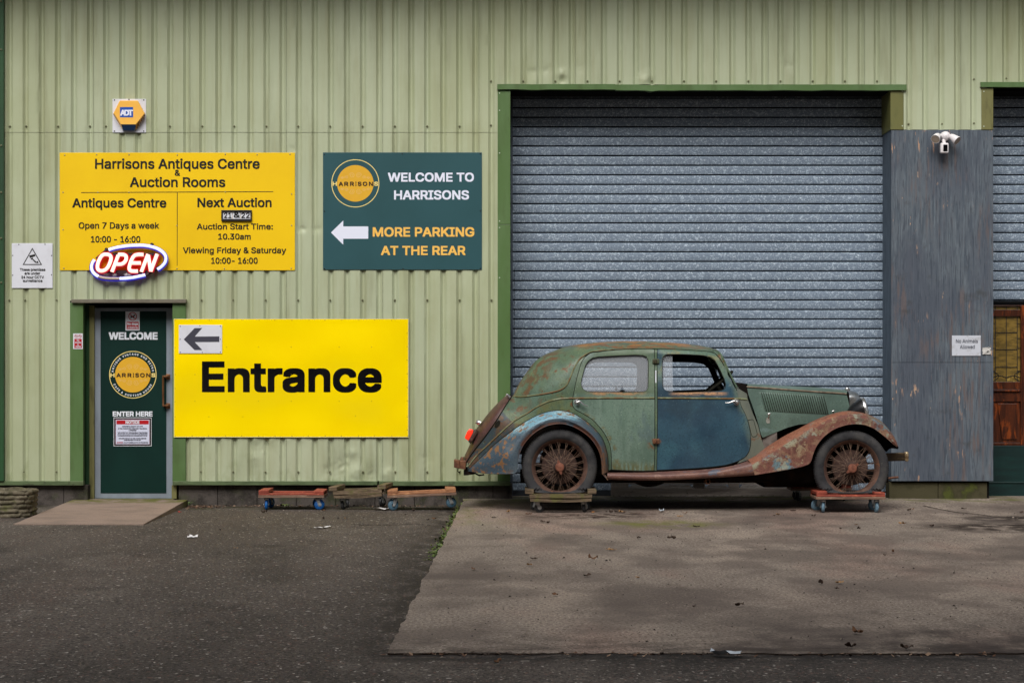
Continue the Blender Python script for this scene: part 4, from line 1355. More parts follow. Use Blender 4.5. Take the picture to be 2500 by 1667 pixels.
shell_m = mat('aged_green_shell_paint', C(84, 104, 82), [
    L(C(72, 91, 79), (3, 3, 3), (.4, .62), .75), L(C(114, 122, 84), (5, 5, 5), (.5, .7), .6),
    L(C(96, 119, 105), (2.4, 2.4, 2.4), (.52, .68), .6),
    L(C(105, 105, 57), (7, 7, 7), (.42, .6), .7, [('l', px2(1240, 1030), px2(1345, 972), -.04, .08), ('x', px2(1420, 0)[0], px2(1330, 0)[0])]),
    L(C(53, 64, 72), (5, 5, 5), (.22, .34), .95, [('l', px2(1228, 1006), px2(1254, 1034), -.004, .012), ('x', px2(1262, 0)[0], px2(1252, 0)[0])]),
    L(C(96, 69, 48), (9, 9, 9), (.50, .56), .85, [('l', px2(1232, 1010), px2(1330, 868), .22, .02)], detail=10),
    L(C(102, 73, 50), (7, 7, 7), (.56, .60), .85, [('l', px2(1252, 966), px2(1330, 862), .42, .1)], detail=10),
    L(C(151, 105, 53), (4, 4, 14), (.44, .52), .95, [('z', PZ(853, YC), PZ(843, YC)), ('x', px2(1395, 840)[0], px2(1425, 840)[0]), ('x', px2(1730, 840)[0], px2(1690, 840)[0])], detail=8),
    L(C(120, 72, 40), (9, 9, 30), (.53, .57), .8, [('z', PZ(858, YC), PZ(846, YC)), ('x', px2(1400, 840)[0], px2(1440, 840)[0])], detail=8),
    L(C(64, 53, 40), (26, 26, 26), (.64, .70), .85, detail=4),
    L(C(100, 62, 34), (10, 10, 10), (.62, .68), .9, detail=7),
    L(C(58, 70, 52), (62, 62, 62), (.52, .62), .5, detail=7), L(C(120, 136, 108), (48, 48, 48), (.60, .68), .45, detail=7)], rough=.5, bump=[((30, 30, 30), .16, .004), ((6, 6, 6), .14, .02)], spec=.35, rvar=((4, 4, 4), .38, .62))
reardoor_m = mat('aged_green_door_paint', C(104, 126, 112), [
    L(C(77, 98, 86), (2.5, 2.5, 1.6), (.42, .6), .7), L(C(116, 136, 123), (9, 9, 1.2), (.48, .68), .6, detail=6),
    L(C(81, 99, 103), (5, 5, 2.2), (.54, .68), .6),
    L(C(88, 103, 79), (3, 3, 3), (.3, .5), .8, [('z', PZ(968, -1.4), PZ(955, -1.4))]),
    L(C(155, 169, 147), (40, 40, 40), (.68, .73), .6, detail=3),
    L(C(88, 85, 46), (34, 34, 5), (.38, .56), .85, [('z', PZ(1118, -1.4), PZ(1142, -1.4))], detail=6),
    L(C(103, 90, 48), (16, 16, 16), (.46, .6), .85, [('r', hr[0], hr[1], .50, .535), ('r', hr[0], hr[1], .60, .555)], detail=6),
    L(C(180, 134, 92), (9, 9, 30), (.36, .54), .9, [('z', PZ(955, -1.4), PZ(958.5, -1.4)), ('z', PZ(968, -1.4), PZ(960, -1.4)), ('x', px2(1425, 0)[0], px2(1455, 0)[0]), ('x', px2(1588, 0)[0], px2(1545, 0)[0])]),
    L(C(112, 74, 44), (20, 20, 20), (.42, .58), .9, [('r', px2(1594, 1085)[0], px2(1594, 1085)[1], .075, .02)]),
    L(C(76, 94, 80), (62, 62, 62), (.52, .62), .5, detail=7), L(C(136, 156, 140), (48, 48, 48), (.60, .68), .45, detail=7)], rough=.5, bump=[((30, 30, 30), .10, .004), ((5, 5, 5), .12, .02)], spec=.35, rvar=((4, 4, 4), .36, .6))
frontdoor_m = mat('faded_blue_door_paint', C(50, 80, 96), [
    L(C(38, 62, 80), (2.4, 2.4, 2.4), (.42, .62), .8), L(C(62, 100, 112), (3.4, 3.4, 2.6), (.52, .7), .6),
    L(C(40, 60, 72), (2, 2, 2), (.5, .66), .7),
    L(C(94, 116, 98), (4, 4, 4), (.26, .46), .95, [('z', PZ(945, -1.4), PZ(905, -1.4))]),
    L(C(122, 118, 78), (9, 9, 9), (.5, .64), .7, [('z', PZ(940, -1.4), PZ(890, -1.4))], detail=7),
    L(C(142, 160, 158), (34, 34, 34), (.66, .72), .65, [('z', PZ(1010, -1.4), PZ(975, -1.4))], detail=4),
    L(C(120, 140, 150), (44, 44, 44), (.70, .74), .5, detail=4),
    L(C(96, 112, 100), (4, 4, 3), (.34, .56), .9, [('l', px2(1803, 971), px2(1833, 1066), .06, -.01)]),
    L(C(206, 158, 116), (9, 9, 30), (.34, .52), .9, [('z', PZ(955.5, -1.4), PZ(959, -1.4)), ('z', PZ(968, -1.4), PZ(961, -1.4)), ('x', px2(1628, 0)[0], px2(1660, 0)[0]), ('x', px2(1785, 0)[0], px2(1755, 0)[0])]),
    L(C(122, 80, 48), (20, 20, 20), (.42, .58), .9, [('r', px2(1607, 1077)[0], px2(1607, 1077)[1], .04, .012)]),
    L(C(34, 54, 66), (62, 62, 62), (.52, .62), .5, detail=7), L(C(78, 106, 120), (48, 48, 48), (.60, .68), .45, detail=7)], rough=.42, bump=[((30, 30, 30), .08, .004), ((5, 5, 5), .12, .02)], spec=.35, rvar=((4, 4, 4), .36, .58))
scuttle_m = mat('grey_green_scuttle_paint', C(106, 112, 100), [L(C(84, 92, 88), (6, 6, 3), (.42, .62), .8), L(C(124, 118, 100), (12, 12, 12), (.54, .7), .6), L(C(108, 76, 56), (12, 12, 12), (.60, .68), .8)], rough=.6)
hood_m = mat('grey_green_bonnet_paint', C(91, 112, 101), [L(C(76, 95, 87), (3, 3, 2), (.42, .62), .8), L(C(106, 127, 118), (6, 6, 2.4), (.5, .7), .55), L(C(116, 139, 137), (3, 3, 6), (.58, .7), .6, [('z', PZ(1015, -1.2), PZ(1030, -1.2))]),
                                                   L(C(80, 86, 74), (30, 30, 30), (.62, .7), .6),
    L(C(66, 80, 72), (62, 62, 62), (.52, .62), .5, detail=7), L(C(116, 136, 124), (48, 48, 48), (.60, .68), .45, detail=7)], rough=.5, spec=.35, rvar=((4, 4, 4), .36, .58))
seam_m = mat('dark_door_gap', C(32, 31, 25), rough=.9, spec=.1)
mould_m = mat('rusty_moulding', C(112, 112, 78), [L(C(116, 84, 54), (10, 10, 10), (.44, .56), .9, detail=8), L(C(132, 144, 116), (6, 6, 6), (.52, .62), .85, detail=8)], rough=.55)
rfen_m = mat('layered_blue_fender_paint', C(61, 78, 91), [
    L(C(76, 87, 93), (4, 4, 4), (.42, .62), .7), L(C(90, 90, 86), (5, 5, 5), (.58, .72), .6),
    L(C(116, 158, 175), (6, 6, 6), (.30, .42), .95, [('r', hr[0], hr[1], .465, .475), ('l', px2(1262, 1055), px2(1330, 1040), .05, -.05), ('z', PZ(1108, -1.5), PZ(1100, -1.5))], detail=6),
    L(C(148, 180, 188), (7, 7, 7), (.46, .52), .9, [('r', hr[0], hr[1], .49, .50), ('l', px2(1262, 1055), px2(1330, 1040), .05, -.05), ('z', PZ(1106, -1.5), PZ(1098, -1.5))], detail=8),
    L(C(133, 95, 59), (16, 16, 16), (.53, .56), .95, [('r', hr[0], hr[1], .48, .50)], detail=8, dist=.5),
    L(C(103, 65, 48), (9, 9, 9), (.38, .5), .95, [('r', hr[0], hr[1], .452, .425), ('x', px2(1262, 0)[0], px2(1275, 0)[0])], detail=8),
    L(C(118, 87, 65), (9, 9, 9), (.36, .5), .95, [('x', px2(1455, 0)[0], px2(1468, 0)[0]), ('z', PZ(1080, -1.5), PZ(1108, -1.5))], detail=8),
    L(C(92, 74, 62), (9, 9, 9), (.50, .62), .8, [('z', PZ(1140, -1.5), PZ(1154, -1.5))], detail=9),
    L(C(84, 62, 52), (7, 7, 7), (.68, .72), .7, detail=10),
    L(C(46, 58, 68), (62, 62, 62), (.52, .62), .5, detail=7), L(C(98, 112, 120), (48, 48, 48), (.60, .68), .45, detail=7)], rough=.5, bump=[((24, 24, 24), .25, .005), ((6, 6, 6), .16, .02)], spec=.35)
ffen_m = mat('heavily_rusted_fender', C(114, 74, 64), [
    L(C(89, 56, 50), (3, 3, 3), (.42, .62), .8), L(C(134, 105, 83), (11, 11, 11), (.48, .6), .8, detail=10, dist=.4),
    L(C(93, 124, 132), (4.2, 4.2, 4.2), (.575, .64), .9, detail=10, dist=.3), L(C(146, 153, 136), (7.5, 7.5, 7.5), (.59, .64), .75, detail=10),
    L(C(147, 130, 103), (16, 16, 16), (.56, .62), .8, detail=6),
    L(C(136, 87, 66), (5, 5, 5), (.36, .52), .85, [('r', hf[0], hf[1], .515, .53), ('x', px2(1965, 0)[0], px2(1985, 0)[0])], detail=6),
    L(C(136, 87, 66), (5, 5, 5), (.36, .52), .85, [('l', px2(1845, 1126), px2(1960, 1055), .006, -.008), ('x', px2(1985, 0)[0], px2(1965, 0)[0])], detail=6),
    L(C(146, 146, 124), (12, 12, 12), (.46, .56), .8, [('l', px2(1845, 1126), px2(1960, 1055), -.012, .004), ('l', px2(1845, 1126), px2(1960, 1055), .06, .02), ('x', px2(1985, 0)[0], px2(1955, 0)[0])], detail=7),
    L(C(109, 109, 95), (6, 6, 6), (.46, .56), .8, [('z', PZ(1045, -1.5), PZ(1025, -1.5)), ('x', px2(2030, 0)[0], px2(2065, 0)[0])], detail=8),
    L(C(78, 45, 35), (24, 24, 24), (.6, .68), .7),
    L(C(76, 46, 40), (62, 62, 62), (.52, .62), .5, detail=7), L(C(156, 116, 92), (48, 48, 48), (.60, .68), .45, detail=7)], rough=.72, bump=[((26, 26, 26), .35, .006)], spec=.25)
board_m = mat('rusted_running_board', C(124, 88, 76), [L(C(98, 68, 64), (4, 4, 12), (.42, .6), .8), L(C(150, 118, 104), (10, 10, 14), (.52, .68), .7), L(C(86, 100, 116), (5, 5, 9), (.6, .66), .8), L(C(112, 66, 44), (16, 16, 16), (.56, .66), .8),
    L(C(82, 56, 50), (62, 62, 62), (.52, .62), .5, detail=7), L(C(160, 128, 112), (48, 48, 48), (.60, .68), .45, detail=7)], rough=.5, spec=.45, bump=[((26, 26, 26), .2, .004)])
boot_m = mat('brown_primer_boot', C(82, 54, 50), [L(C(58, 38, 34), (3, 3, 3), (.42, .62), .8), L(C(108, 74, 62), (14, 14, 14), (.55, .68), .6), L(C(92, 74, 48), (4, 4, 4), (.56, .66), .8), L(C(46, 32, 27), (4, 4, 4), (.52, .64), .7),
    L(C(46, 30, 27), (62, 62, 62), (.52, .62), .5, detail=7), L(C(118, 84, 74), (48, 48, 48), (.60, .68), .45, detail=7)], rough=.5, bump=[((26, 26, 26), .2, .004)])
chrome_m = mat('worn_chrome', C(206, 206, 206), [L(C(140, 126, 110), (30, 30, 30), (.6, .7), .7)], rough=.22, metal=.9)
dullchrome_m = mat('dull_radiator_plating', C(140, 146, 150), [L(C(108, 104, 98), (8, 8, 8), (.45, .65), .8)], rough=.35, metal=.7)
under_m = mat('shade_dark_underside', C(26, 22, 20), [L(C(48, 34, 26), (7, 7, 7), (.5, .7), .7)], rough=.95, spec=.05)  # near-black base holds the shade under and inside the car, plus rust patches
lining_m = mat('grey_door_lining', C(96, 98, 112), [L(C(84, 86, 98), (3, 3, 3), (.4, .65), .6)], rough=.7)
head_m = mat('dark_headlining', C(44, 36, 38), rough=.9)
rubber_m = mat('aged_tyre_rubber', C(52, 52, 54), [L(C(74, 72, 70), (5, 5, 5), (.46, .66), .7), L(C(36, 36, 38), (9, 9, 9), (.5, .65), .7), L(C(92, 88, 82), (22, 22, 22), (.64, .72), .5)], rough=.8, bump=[((60, 60, 60), .25, .002)], spec=.25)
rim_m = mat('rusted_rim', C(98, 74, 63), [L(C(72, 52, 46), (9, 9, 9), (.42, .62), .8), L(C(138, 92, 62), (18, 18, 18), (.58, .68), .7)], rough=.75, bump=[((50, 50, 50), .3, .002)], spec=.25)
spoke_m = mat('rusted_spoke', C(118, 96, 80), [L(C(84, 58, 46), (30, 30, 30), (.45, .6), .8)], rough=.65)
drum_m = mat('rusted_drum', C(70, 50, 42), [L(C(48, 36, 31), (9, 9, 9), (.42, .6), .8), L(C(110, 78, 58), (20, 20, 20), (.6, .68), .6)], rough=.8)
hub_m = mat('copper_hub_cap', C(138, 88, 70), [L(C(104, 64, 50), (26, 26, 26), (.45, .62), .8)], rough=.5, metal=.3)
steel_r = mat('rusted_bracket', C(122, 82, 58), [L(C(86, 54, 42), (18, 18, 18), (.42, .6), .8), L(C(176, 164, 150), (30, 30, 30), (.64, .7), .7)], rough=.55, metal=.3)


def glass(name, haze, tint=(1, 1, 1, 1)):
    m = bpy.data.materials.new(name)
    m.use_nodes = True
    n, l = m.node_tree.nodes, m.node_tree.links
    n.remove(n['Principled BSDF'])
    tr, gl, df = n.new('ShaderNodeBsdfTransparent'), n.new('ShaderNodeBsdfGlossy'), n.new('ShaderNodeBsdfDiffuse')
    tr.inputs[0].default_value = tint
    gl.inputs['Roughness'].default_value = .03
    df.inputs[0].default_value = (.75, .8, .86, 1)
    a, b, fr = n.new('ShaderNodeMixShader'), n.new('ShaderNodeMixShader'), n.new('ShaderNodeFresnel')
    fr.inputs[0].default_value = 1.5
    a.inputs[0].default_value = haze
    l.new(tr.outputs[0], a.inputs[1]); l.new(df.outputs[0], a.inputs[2])
    l.new(fr.outputs[0], b.inputs[0]); l.new(a.outputs[0], b.inputs[1]); l.new(gl.outputs[0], b.inputs[2])
    l.new(b.outputs[0], n['Material Output'].inputs[0])
    return m


hazy_m, clear_m = glass('hazy_old_glass', .28), glass('clear_old_glass', .03)

# extra points that follow the roundings of the roof and the back
EXTRA = []
for i in range(1, len(ROOF) - 1):
    t = (ROOF[i + 1] - ROOF[i - 1]).normalized()
    n = Vector((-t.y, t.x))
    if n.y < 0: n = -n
    for d in (1.2, 3, 6, 10, 15, 21, 28): EXTRA.append(ROOF[i] + n * d)
shell_out = [tuple(p) for p in ROOF] + [(1755.1, 860), (1761.5, 868), (1768, 880.5), (1774.2, 895.3), (1777, 914), (1769, 897), (1762, 884), (1754.5, 872.5), (1746, 864)] + GUT + [(1604.6, 1020), (1603.4, 1148.5), (1597, 1148.5), (1598.5, 1020)] + GUT2 \
    + RDB[1:] + SEAM[::-1] + BOOTSEAM[1:]


def mirror_near(mb): return mb.mirror(YC)


class Pair:
    "the side one sees and its twin on the far side, each an object of its own"
    def __init__(s, mb): s.mb = mb
    def build(s, name, mats, parent, **kw):
        o = s.mb.build(name, mats, parent, **kw)
        m = MB()
        m.v = [Vector((q.x, 2 * YC - q.y, q.z)) for q in s.mb.v]
        m.f = [tuple(reversed(f)) for f in s.mb.f]
        m.k = s.mb.k[:]
        m.build(name, mats, parent, **kw)
        return o


def pair(mb): return Pair(mb)


def reveal(hole, depth, k=1):
    "the returned edge round a window opening"
    q = spline(hole, None, 4, True)
    rows = [[P(p.x, p.y, YB(p.x, p.y) + dd) for p in q] for dd in (-.0005, depth)]
    return MB().grid(rows, k, True)


def tubes(mb, pts, r, k, off=0.0, n=6, closed=False, step=4.0, smooth_=True):
    q = spline(pts, None, step, closed) if smooth_ else resample(pl_(pts), None, step)
    mb.tube([P(p.x, p.y, YB(p.x, p.y) - off) for p in q], r, n, k, closed)


sh_ = panel(shell_out, [], YB, 8, EXTRA, 4)
tubes(sh_, SWAGE1, .0075, 1)
tubes(sh_, SWAGE2, .0075, 1)
tubes(sh_, [(p[0] + .2, p[1] + 1.6) for p in SWAGE1], .0035, 2)
tubes(sh_, [(p[0] - .5, p[1] + 1.8) for p in SWAGE2], .0035, 2)
tubes(sh_, [(1768, 893), (1760, 879), (1752, 869.3), (1743, 861)] + GUT[1:] + GUT2 + [(1448, 859.2), (1438, 863), (1428, 870)], .0038, 2, .002)
tubes(sh_, [(1746, 853.5), (1755.1, 860), (1761.5, 868), (1768, 880.5), (1774.2, 895.3), (1787, 922), (1799, 946)], .009, 0)
# semaphore slot in the centre pillar
mirror_near(sh_)
sh_.build('body_shell', [shell_m, mould_m, seam_m], CAR, smooth=60, weld=.0006)
mb = MB()
mb.pbox(1599.7, 1602.7, 904, 962, YB(1601, 930) - .004, YB(1601, 930) + .02)
mb.build('semaphore_arm', white_v, CAR, bevel=.003)
# oval hole left by a tail lamp
mb = MB()
cc = []
for i in range(20):
    a = 2 * math.pi * i / 20
    x, y = 10.5 * math.cos(a), 5.2 * math.sin(a)
    b = R(-58)
    cc.append((1214.5 + x * math.cos(b) - y * math.sin(b), 1035.5 + x * math.sin(b) + y * math.cos(b)))
mb.add([P(u, v, YB(u, v) - .003) for u, v in cc], [tuple(range(20))])
mb.build('lamp_hole', seam_m, CAR)
# doors
rd = [(1597, 1147.4), (1598.3, 1101), (1598.4, 980)] + [(1597.2, 852.4)] + GUT2[1:] + RDB[1:] + [(1528.6, 1147.7), (1566.8, 1148.6)]
d1 = panel(rd, [WIN_R], YB, 9, (), 5).join(MB())
d1.join(reveal(WIN_R, .05), 1)
tubes(d1, [(1398, 972), (1440, 971.5), (1500, 971.2), (1550, 971.2), (1597.5, 971.3)], .0085, 2)
tubes(d1, [(1398, 974), (1440, 973.6), (1500, 973.3), (1550, 973.3), (1597.5, 973.3)], .0035, 3)
tubes(d1, RDB, .0031, 3, .0)
tubes(d1, [(1597.6, 852.5), (1598.6, 980), (1598.4, 1101), (1597, 1147)], .0029, 3, .0, smooth_=False)
tubes(d1, [(1493, 1146.4), (1528.6, 1148.3), (1566.8, 1149.4), (1597, 1148.6)], .0045, 3, .001)
tubes(d1, WIN_R, .0045, 1, -.004, closed=True)
dr1 = pair(d1).build('rear_door', [reardoor_m, seam_m, mould_m, seam_m], CAR, smooth=50)
fd = GUT[::-1][:-1] + DFRONT + [(1604.8, 1101), (1605.2, 980)]
d2 = panel(fd, [WIN_F], YB, 9, (), 5)
d2.join(reveal(WIN_F, .05), 1)
tubes(d2, [(1605.5, 971.4), (1660, 971.6), (1720, 972), (1780, 972.6), (1806, 973)], .0085, 2)
tubes(d2, [(1605.5, 973.5), (1660, 973.7), (1720, 974.1), (1780, 974.7), (1806, 975)], .0035, 3)
tubes(d2, [(1604.4, 852.5), (1605.2, 980), (1605, 1069), (1603.4, 1147)], .0029, 3, .0, smooth_=False)
tubes(d2, DFRONT[13:] , .0033, 3, .0)
tubes(d2, DFRONT[8:14], .002, 3, 0)
tubes(d2, WIN_F, .0045, 1, -.004, closed=True)
dr2 = pair(d2).build('front_door', [frontdoor_m, seam_m, mould_m, seam_m], CAR, smooth=50)
dr2['label'] = 'front door in faded dark blue'
# linings of the far side, seen through the windows
def lining(out, hole, name, m, off=.035):
    mb = panel(out, [hole], lambda u, v: YB(u, v) + off, 14, (), 6)
    f = MB()
    f.v = [Vector((q.x, 2 * YC - q.y, q.z)) for q in mb.v]
    f.f, f.k = mb.f, mb.k
    f.build(name, m, CAR, smooth=60)


lining([(1596, 1140), (1597, 858)] + [(p[0], p[1] + 6) for p in GUT2[1:]] + [(p[0] + 4, p[1]) for p in RDB[2:]],
       [(1500, 884), (1462, 885.5), (1447, 889), (1437, 897), (1430, 908), (1424, 925), (1421, 938), (1424, 947), (1431, 954), (1442, 956), (1551, 956), (1568, 955), (1572, 948), (1572, 901), (1569, 892), (1561, 886.5), (1548, 884.5)], 'door_lining', lining_m)
lining([(1745, 868), (1729, 863), (1704, 861), (1653, 858), (1606, 857), (1606, 1140), (1700, 1135), (1790, 1120), (1826, 1080), (1818, 1020), (1792, 950), (1770, 905)],
       [(1622, 884), (1680, 884), (1717, 885), (1740, 889), (1753, 900), (1764, 925), (1772, 944), (1769, 953), (1745, 956), (1640, 957), (1625, 954), (1620, 946), (1619, 890)], 'door_lining', head_m)
mb = panel(WIN_R, [], lambda u, v: YB(u, v) + .022, 20)
pair(mb).build('side_window', hazy_m, CAR, smooth=60)
mb = panel([(1616, 866), (1641.5, 863.5), (1643, 959), (1616, 958)], [], lambda u, v: YB(u, v) + .022, 20)
pair(mb).build('side_window', glass('half_open_window_glass', .24), CAR, smooth=60)
# roof lining, floor, bulkhead and the cowl
mb = MB()
q = resample(ROOF, 30)
rows = []
for j in range(9):
    f = -1 + j / 4
    rows.append([P(1440 + (1740 - 1440) * i / 12, 862 + 3 * f * f + 3 * abs(i - 5) / 6, YC) + Vector((0, f * .46, 0)) for i in range(13)])
mb.grid(rows)
mb.build('headlining', head_m, CAR, smooth=60)
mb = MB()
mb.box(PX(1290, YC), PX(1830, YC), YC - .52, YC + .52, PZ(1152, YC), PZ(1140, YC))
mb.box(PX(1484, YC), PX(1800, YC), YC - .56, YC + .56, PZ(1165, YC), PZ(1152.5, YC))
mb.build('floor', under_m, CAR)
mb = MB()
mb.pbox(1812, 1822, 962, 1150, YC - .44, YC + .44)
mb.pprism([(1799, 947), (1805, 939), (1812, 934.8), (1819, 937.2), (1823.5, 944), (1827, 962), (1826, 985), (1816, 975), (1806, 955)], YC - .455, YC + .455)  # solid dark arch added to paint in the black gap behind the bonnet
mb.build('bulkhead_and_added_dark_arch', under_m, CAR)
apil = [(1750, 857), (1761.5, 872), (1774.2, 897), (1787, 923), (1799.5, 947)]
rows = []
for f in (0, .12, .3, .5, .7, .88, 1):
    rows.append([P(u, v, YB(u, v)).lerp(P(u, v, YB(u, v)) + Vector((0, 2 * half(u, v), 0)), f) + Vector((.03 * math.sin(f * math.pi), 0, 0)) for u, v in apil])
MB().grid(rows).build('windscreen', clear_m, CAR, smooth=60)
mb = MB()
for u, v in ((1750, 857), (1799.5, 947)):
    mb.tube([P(u, v, YB(u, v)) + Vector((.03 * math.sin(f * math.pi), 2 * half(u, v) * f, 0)) for f in [i / 8 for i in range(9)]], .014, 8)
for k_ in (.06, .94): mb.tube([P(u, v, YB(u, v)) + Vector((.004, 2 * half(u, v) * k_, 0)) for u, v in apil], .010, 6)
mb.build('windscreen_frame', mat('pale_screen_frame', C(92, 98, 92), rough=.5), CAR, smooth=60)
mb = MB()
rows = []
for f in [i / 10 for i in range(11)]:
    a = math.sin(f * math.pi)
    rows.append([Vector((P(u, v, YB(u, v)).x, YB(u, v) + 2 * half(u, v) * f, P(u, v, YB(u, v)).z + .02 * a ** .5)) for u, v in ((1794, 945), (1806, 951), (1815, 956.5), (1824.5, 962))])
mb.grid(rows)
mb.build('cowl_top', scuttle_m, CAR, smooth=60)
COWLF = [(1824, 962), (1824.5, 971), (1838, 1009.3), (1850.8, 1038.6), (1858.4, 1069.2), (1866, 1092.2), (1867, 1096)]
out = [(1799.5, 947), (1806, 951), (1815, 956.5)] + COWLF + [(1844.5, 1113), (1825, 1123), (1800, 1131)] + [(p[0] - .3, p[1]) for p in reversed(DFRONT[7:18])]
mb = panel(out, [], YB, 9, (), 5)
tubes(mb, [(1806, 973), (1824, 974.5)], .0085, 1)
tubes(mb, [(1826.5, 1025.2), (1836.5, 1023.4), (1840, 1025), (1849, 1059), (1846.5, 1064.5), (1838, 1066.5), (1835.5, 1064), (1826.5, 1028)], .0024, 2, .0005, closed=True, smooth_=False)
pair(mb).build('scuttle', [scuttle_m, mould_m, seam_m], CAR, smooth=50)
# bonnet
WH_ = [(1815, .45), (1900, .405), (1990, .32), (2070, .235)]
def YH(u, v): return YC - interp(u, WH_) * (1.0 + .10 * min(1, max(0, (v - 950) / 60)))
hside = [(1822.7, 944.2), (1877.6, 948), (1941.3, 952.8), (2005, 957.3), (2050, 960.2), (2066.5, 962), (2070.5, 976), (2074, 991), (2080, 1012), (2084, 1040), (2060, 1040), (2010, 1037), (1977, 1033.5), (1947.7, 1036.5), (1922.2, 1043.7),
         (1903, 1051.4), (1877.6, 1061.8), (1861.6, 1068.6), (1858.4, 1061.6), (1849.5, 1028.4), (1839.3, 996.5), (1826.5, 960.8)]
mb = panel(hside, [], YH, 9, (), 5)
nl = 28
for i in range(nl):
    f = i / (nl - 1)
    a, b = Vector((1854.5, 957.2)).lerp(Vector((2006.5, 966)), f), Vector((1868.3, 1004.5)).lerp(Vector((2018.5, 1011.5)), f)
    w = 4.3
    q = []
    for t_ in (0, .06, .5, .94, 1):
        p = a.lerp(b, t_)
        hgt = 0.0 if t_ in (0, 1) else .011
        q.append((P(p.x - 1.2, p.y, YH(p.x, p.y) - .001), P(p.x + w * .45, p.y, YH(p.x, p.y) - hgt * .7), P(p.x + w * .68, p.y, YH(p.x, p.y) - hgt), P(p.x + w * .69, p.y, YH(p.x, p.y) - .001)))
    mb.grid([[r[k] for r in q] for k in range(3, -1, -1)])
    a2, b2 = a + Vector((w * .68, .5)), b + Vector((w * .68, -.5))
    mb.grid([[P(p.x + 1.7, p.y, YH(p.x, p.y) - .003) for p in (a2, b2)], [P(p.x - .3, p.y, YH(p.x, p.y) - .003) for p in (a2, b2)]], 2)
mb.tube([P(p.x, p.y, YH(p.x, p.y)) for p in spline([(1822.7, 944), (1877.6, 947.8), (1941.3, 952.6), (2005, 957), (2050, 960), (2066.5, 961.8)], None, 6)], .009, 8, 1)
mb.tube([P(p.x, p.y + 2, YH(p.x, p.y)) for p in spline([(1822.7, 944), (1877.6, 947.8), (1941.3, 952.6), (2005, 957), (2050, 960), (2066.5, 961.8)], None, 6)], .004, 6, 2)
hs = pair(mb).build('bonnet_side', [hood_m, mat('worn_hinge', C(136, 122, 104), [L(C(100, 88, 78), (20, 20, 20), (.45, .6), .8)], rough=.5, metal=.3), seam_m], CAR, smooth=50)
hinge = spline([(1822.7, 944), (1877.6, 947.8), (1941.3, 952.6), (2005, 957), (2050, 960), (2066.5, 961.8)], 24)
crown = spline([(1818, 936.2), (1864.8, 938.4), (1915.8, 941.6), (1960, 943.6), (1992, 945.2), (2026.5, 948.2), (2062.2, 952)], 24)
rows = []
for j in range(13):
    a = -math.pi / 2 + math.pi * j / 12
    row = []
    for h_, c_ in zip(hinge, crown):
        yh = YH(h_.x, h_.y)
        pe, pc = P(h_.x, h_.y, yh), P(c_.x, c_.y, YC)
        w = (YC - yh) * math.sin(a)
        k = max(0.0, math.cos(a)) ** .8
        row.append(Vector((pe.x + (pc.x - pe.x) * k, YC + w, pe.z + (pc.z - pe.z) * k)))
    rows.append(row)
MB().grid(rows).build('bonnet_top', hood_m, CAR, smooth=60)
for (u, v), st in (((1877, 1010), True), ((2034, 1003.5), True)):
    mb = MB()
    y = YH(u, v)
    mb.tube([P(u + 2, v + 1, y - .03), P(u - 1, v + 7, y - .012), P(u - 2, v + 12, y)], .007, 8)
    mb.tube([P(u - 4.5, v + 1.8, y - .036), P(u, v - .2, y - .04), P(u + 4.5, v - 1.8, y - .036)], [.004, .009, .004], 10)
    mb.build('bonnet_catch', chrome_m, CAR, smooth=60)
mb = MB()
mb.pprism([(1870, 1020), (1878, 1019), (1880.5, 1026), (1879, 1033), (1871.5, 1033), (1869.5, 1026)], YH(1875, 1026) - .004, YH(1875, 1026) + .004)
mb.build('catch_plate', mat('pitted_plate', C(150, 150, 140), [L(C(84, 82, 76), (40, 40, 40), (.45, .58), .8)], rough=.5), CAR)
# inside the bonnet and below it
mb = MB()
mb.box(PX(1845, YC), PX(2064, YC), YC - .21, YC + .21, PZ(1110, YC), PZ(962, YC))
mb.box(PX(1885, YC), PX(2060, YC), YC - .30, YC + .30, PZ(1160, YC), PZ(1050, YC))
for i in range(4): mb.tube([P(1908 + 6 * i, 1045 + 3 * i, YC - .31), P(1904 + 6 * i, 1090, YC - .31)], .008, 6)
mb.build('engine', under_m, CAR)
mb = MB()
mb.pprism([(1862, 1062), (1896.5, 1052), (1898.5, 1108), (1862, 1108)], YH(1880, 1060) + .012, YH(1880, 1060) + .03)
mb.build('inner_valance', mat('grey_valance', C(112, 104, 98), [L(C(80, 72, 66), (10, 10, 10), (.45, .62), .8)], rough=.8), CAR)
# radiator shell
mb = MB()
rows = []
for u, k in ((2064, 1.0), (2074, 1.0), (2086, .97), (2093, .88)):
    row = []
    for j in range(25):
        a = -math.pi / 2 + math.pi * j / 24
        w, hh = .245 * k, .10
        zt = PZ(953.5 if u < 2080 else 957 if u < 2090 else 965, YC)
        x = math.copysign(abs(math.sin(a)) ** .6, math.sin(a)) * w
        z = zt - hh + hh * abs(math.cos(a)) ** .6
        row.append(Vector((PX(u, YC), YC + x, z)))
    low = [Vector((PX(u + 5, YC), YC - .235 * k, PZ(1100, YC)))]
    lo2 = [Vector((PX(u + 5, YC), YC + .235 * k, PZ(1100, YC)))]
    rows.append(low + row + lo2)
mb.grid(rows)
rs = mb.build('radiator_shell', dullchrome_m, CAR, smooth=60)
mb = MB().box(PX(2084, YC), PX(2088, YC), YC - .19, YC + .19, PZ(1095, YC), PZ(974, YC))
for i in range(15): mb.box(PX(2088, YC), PX(2090, YC), YC - .19 + .025 * i, YC - .178 + .025 * i, PZ(1095, YC), PZ(974, YC))
mb.build('grille', under_m, rs)
mb = MB().lathe([(.03, 0), (.032, .012), (.022, .02), (.02, .03), (.0005, .034)], P(2068, 953, YC), (0, 0, 1), 16)
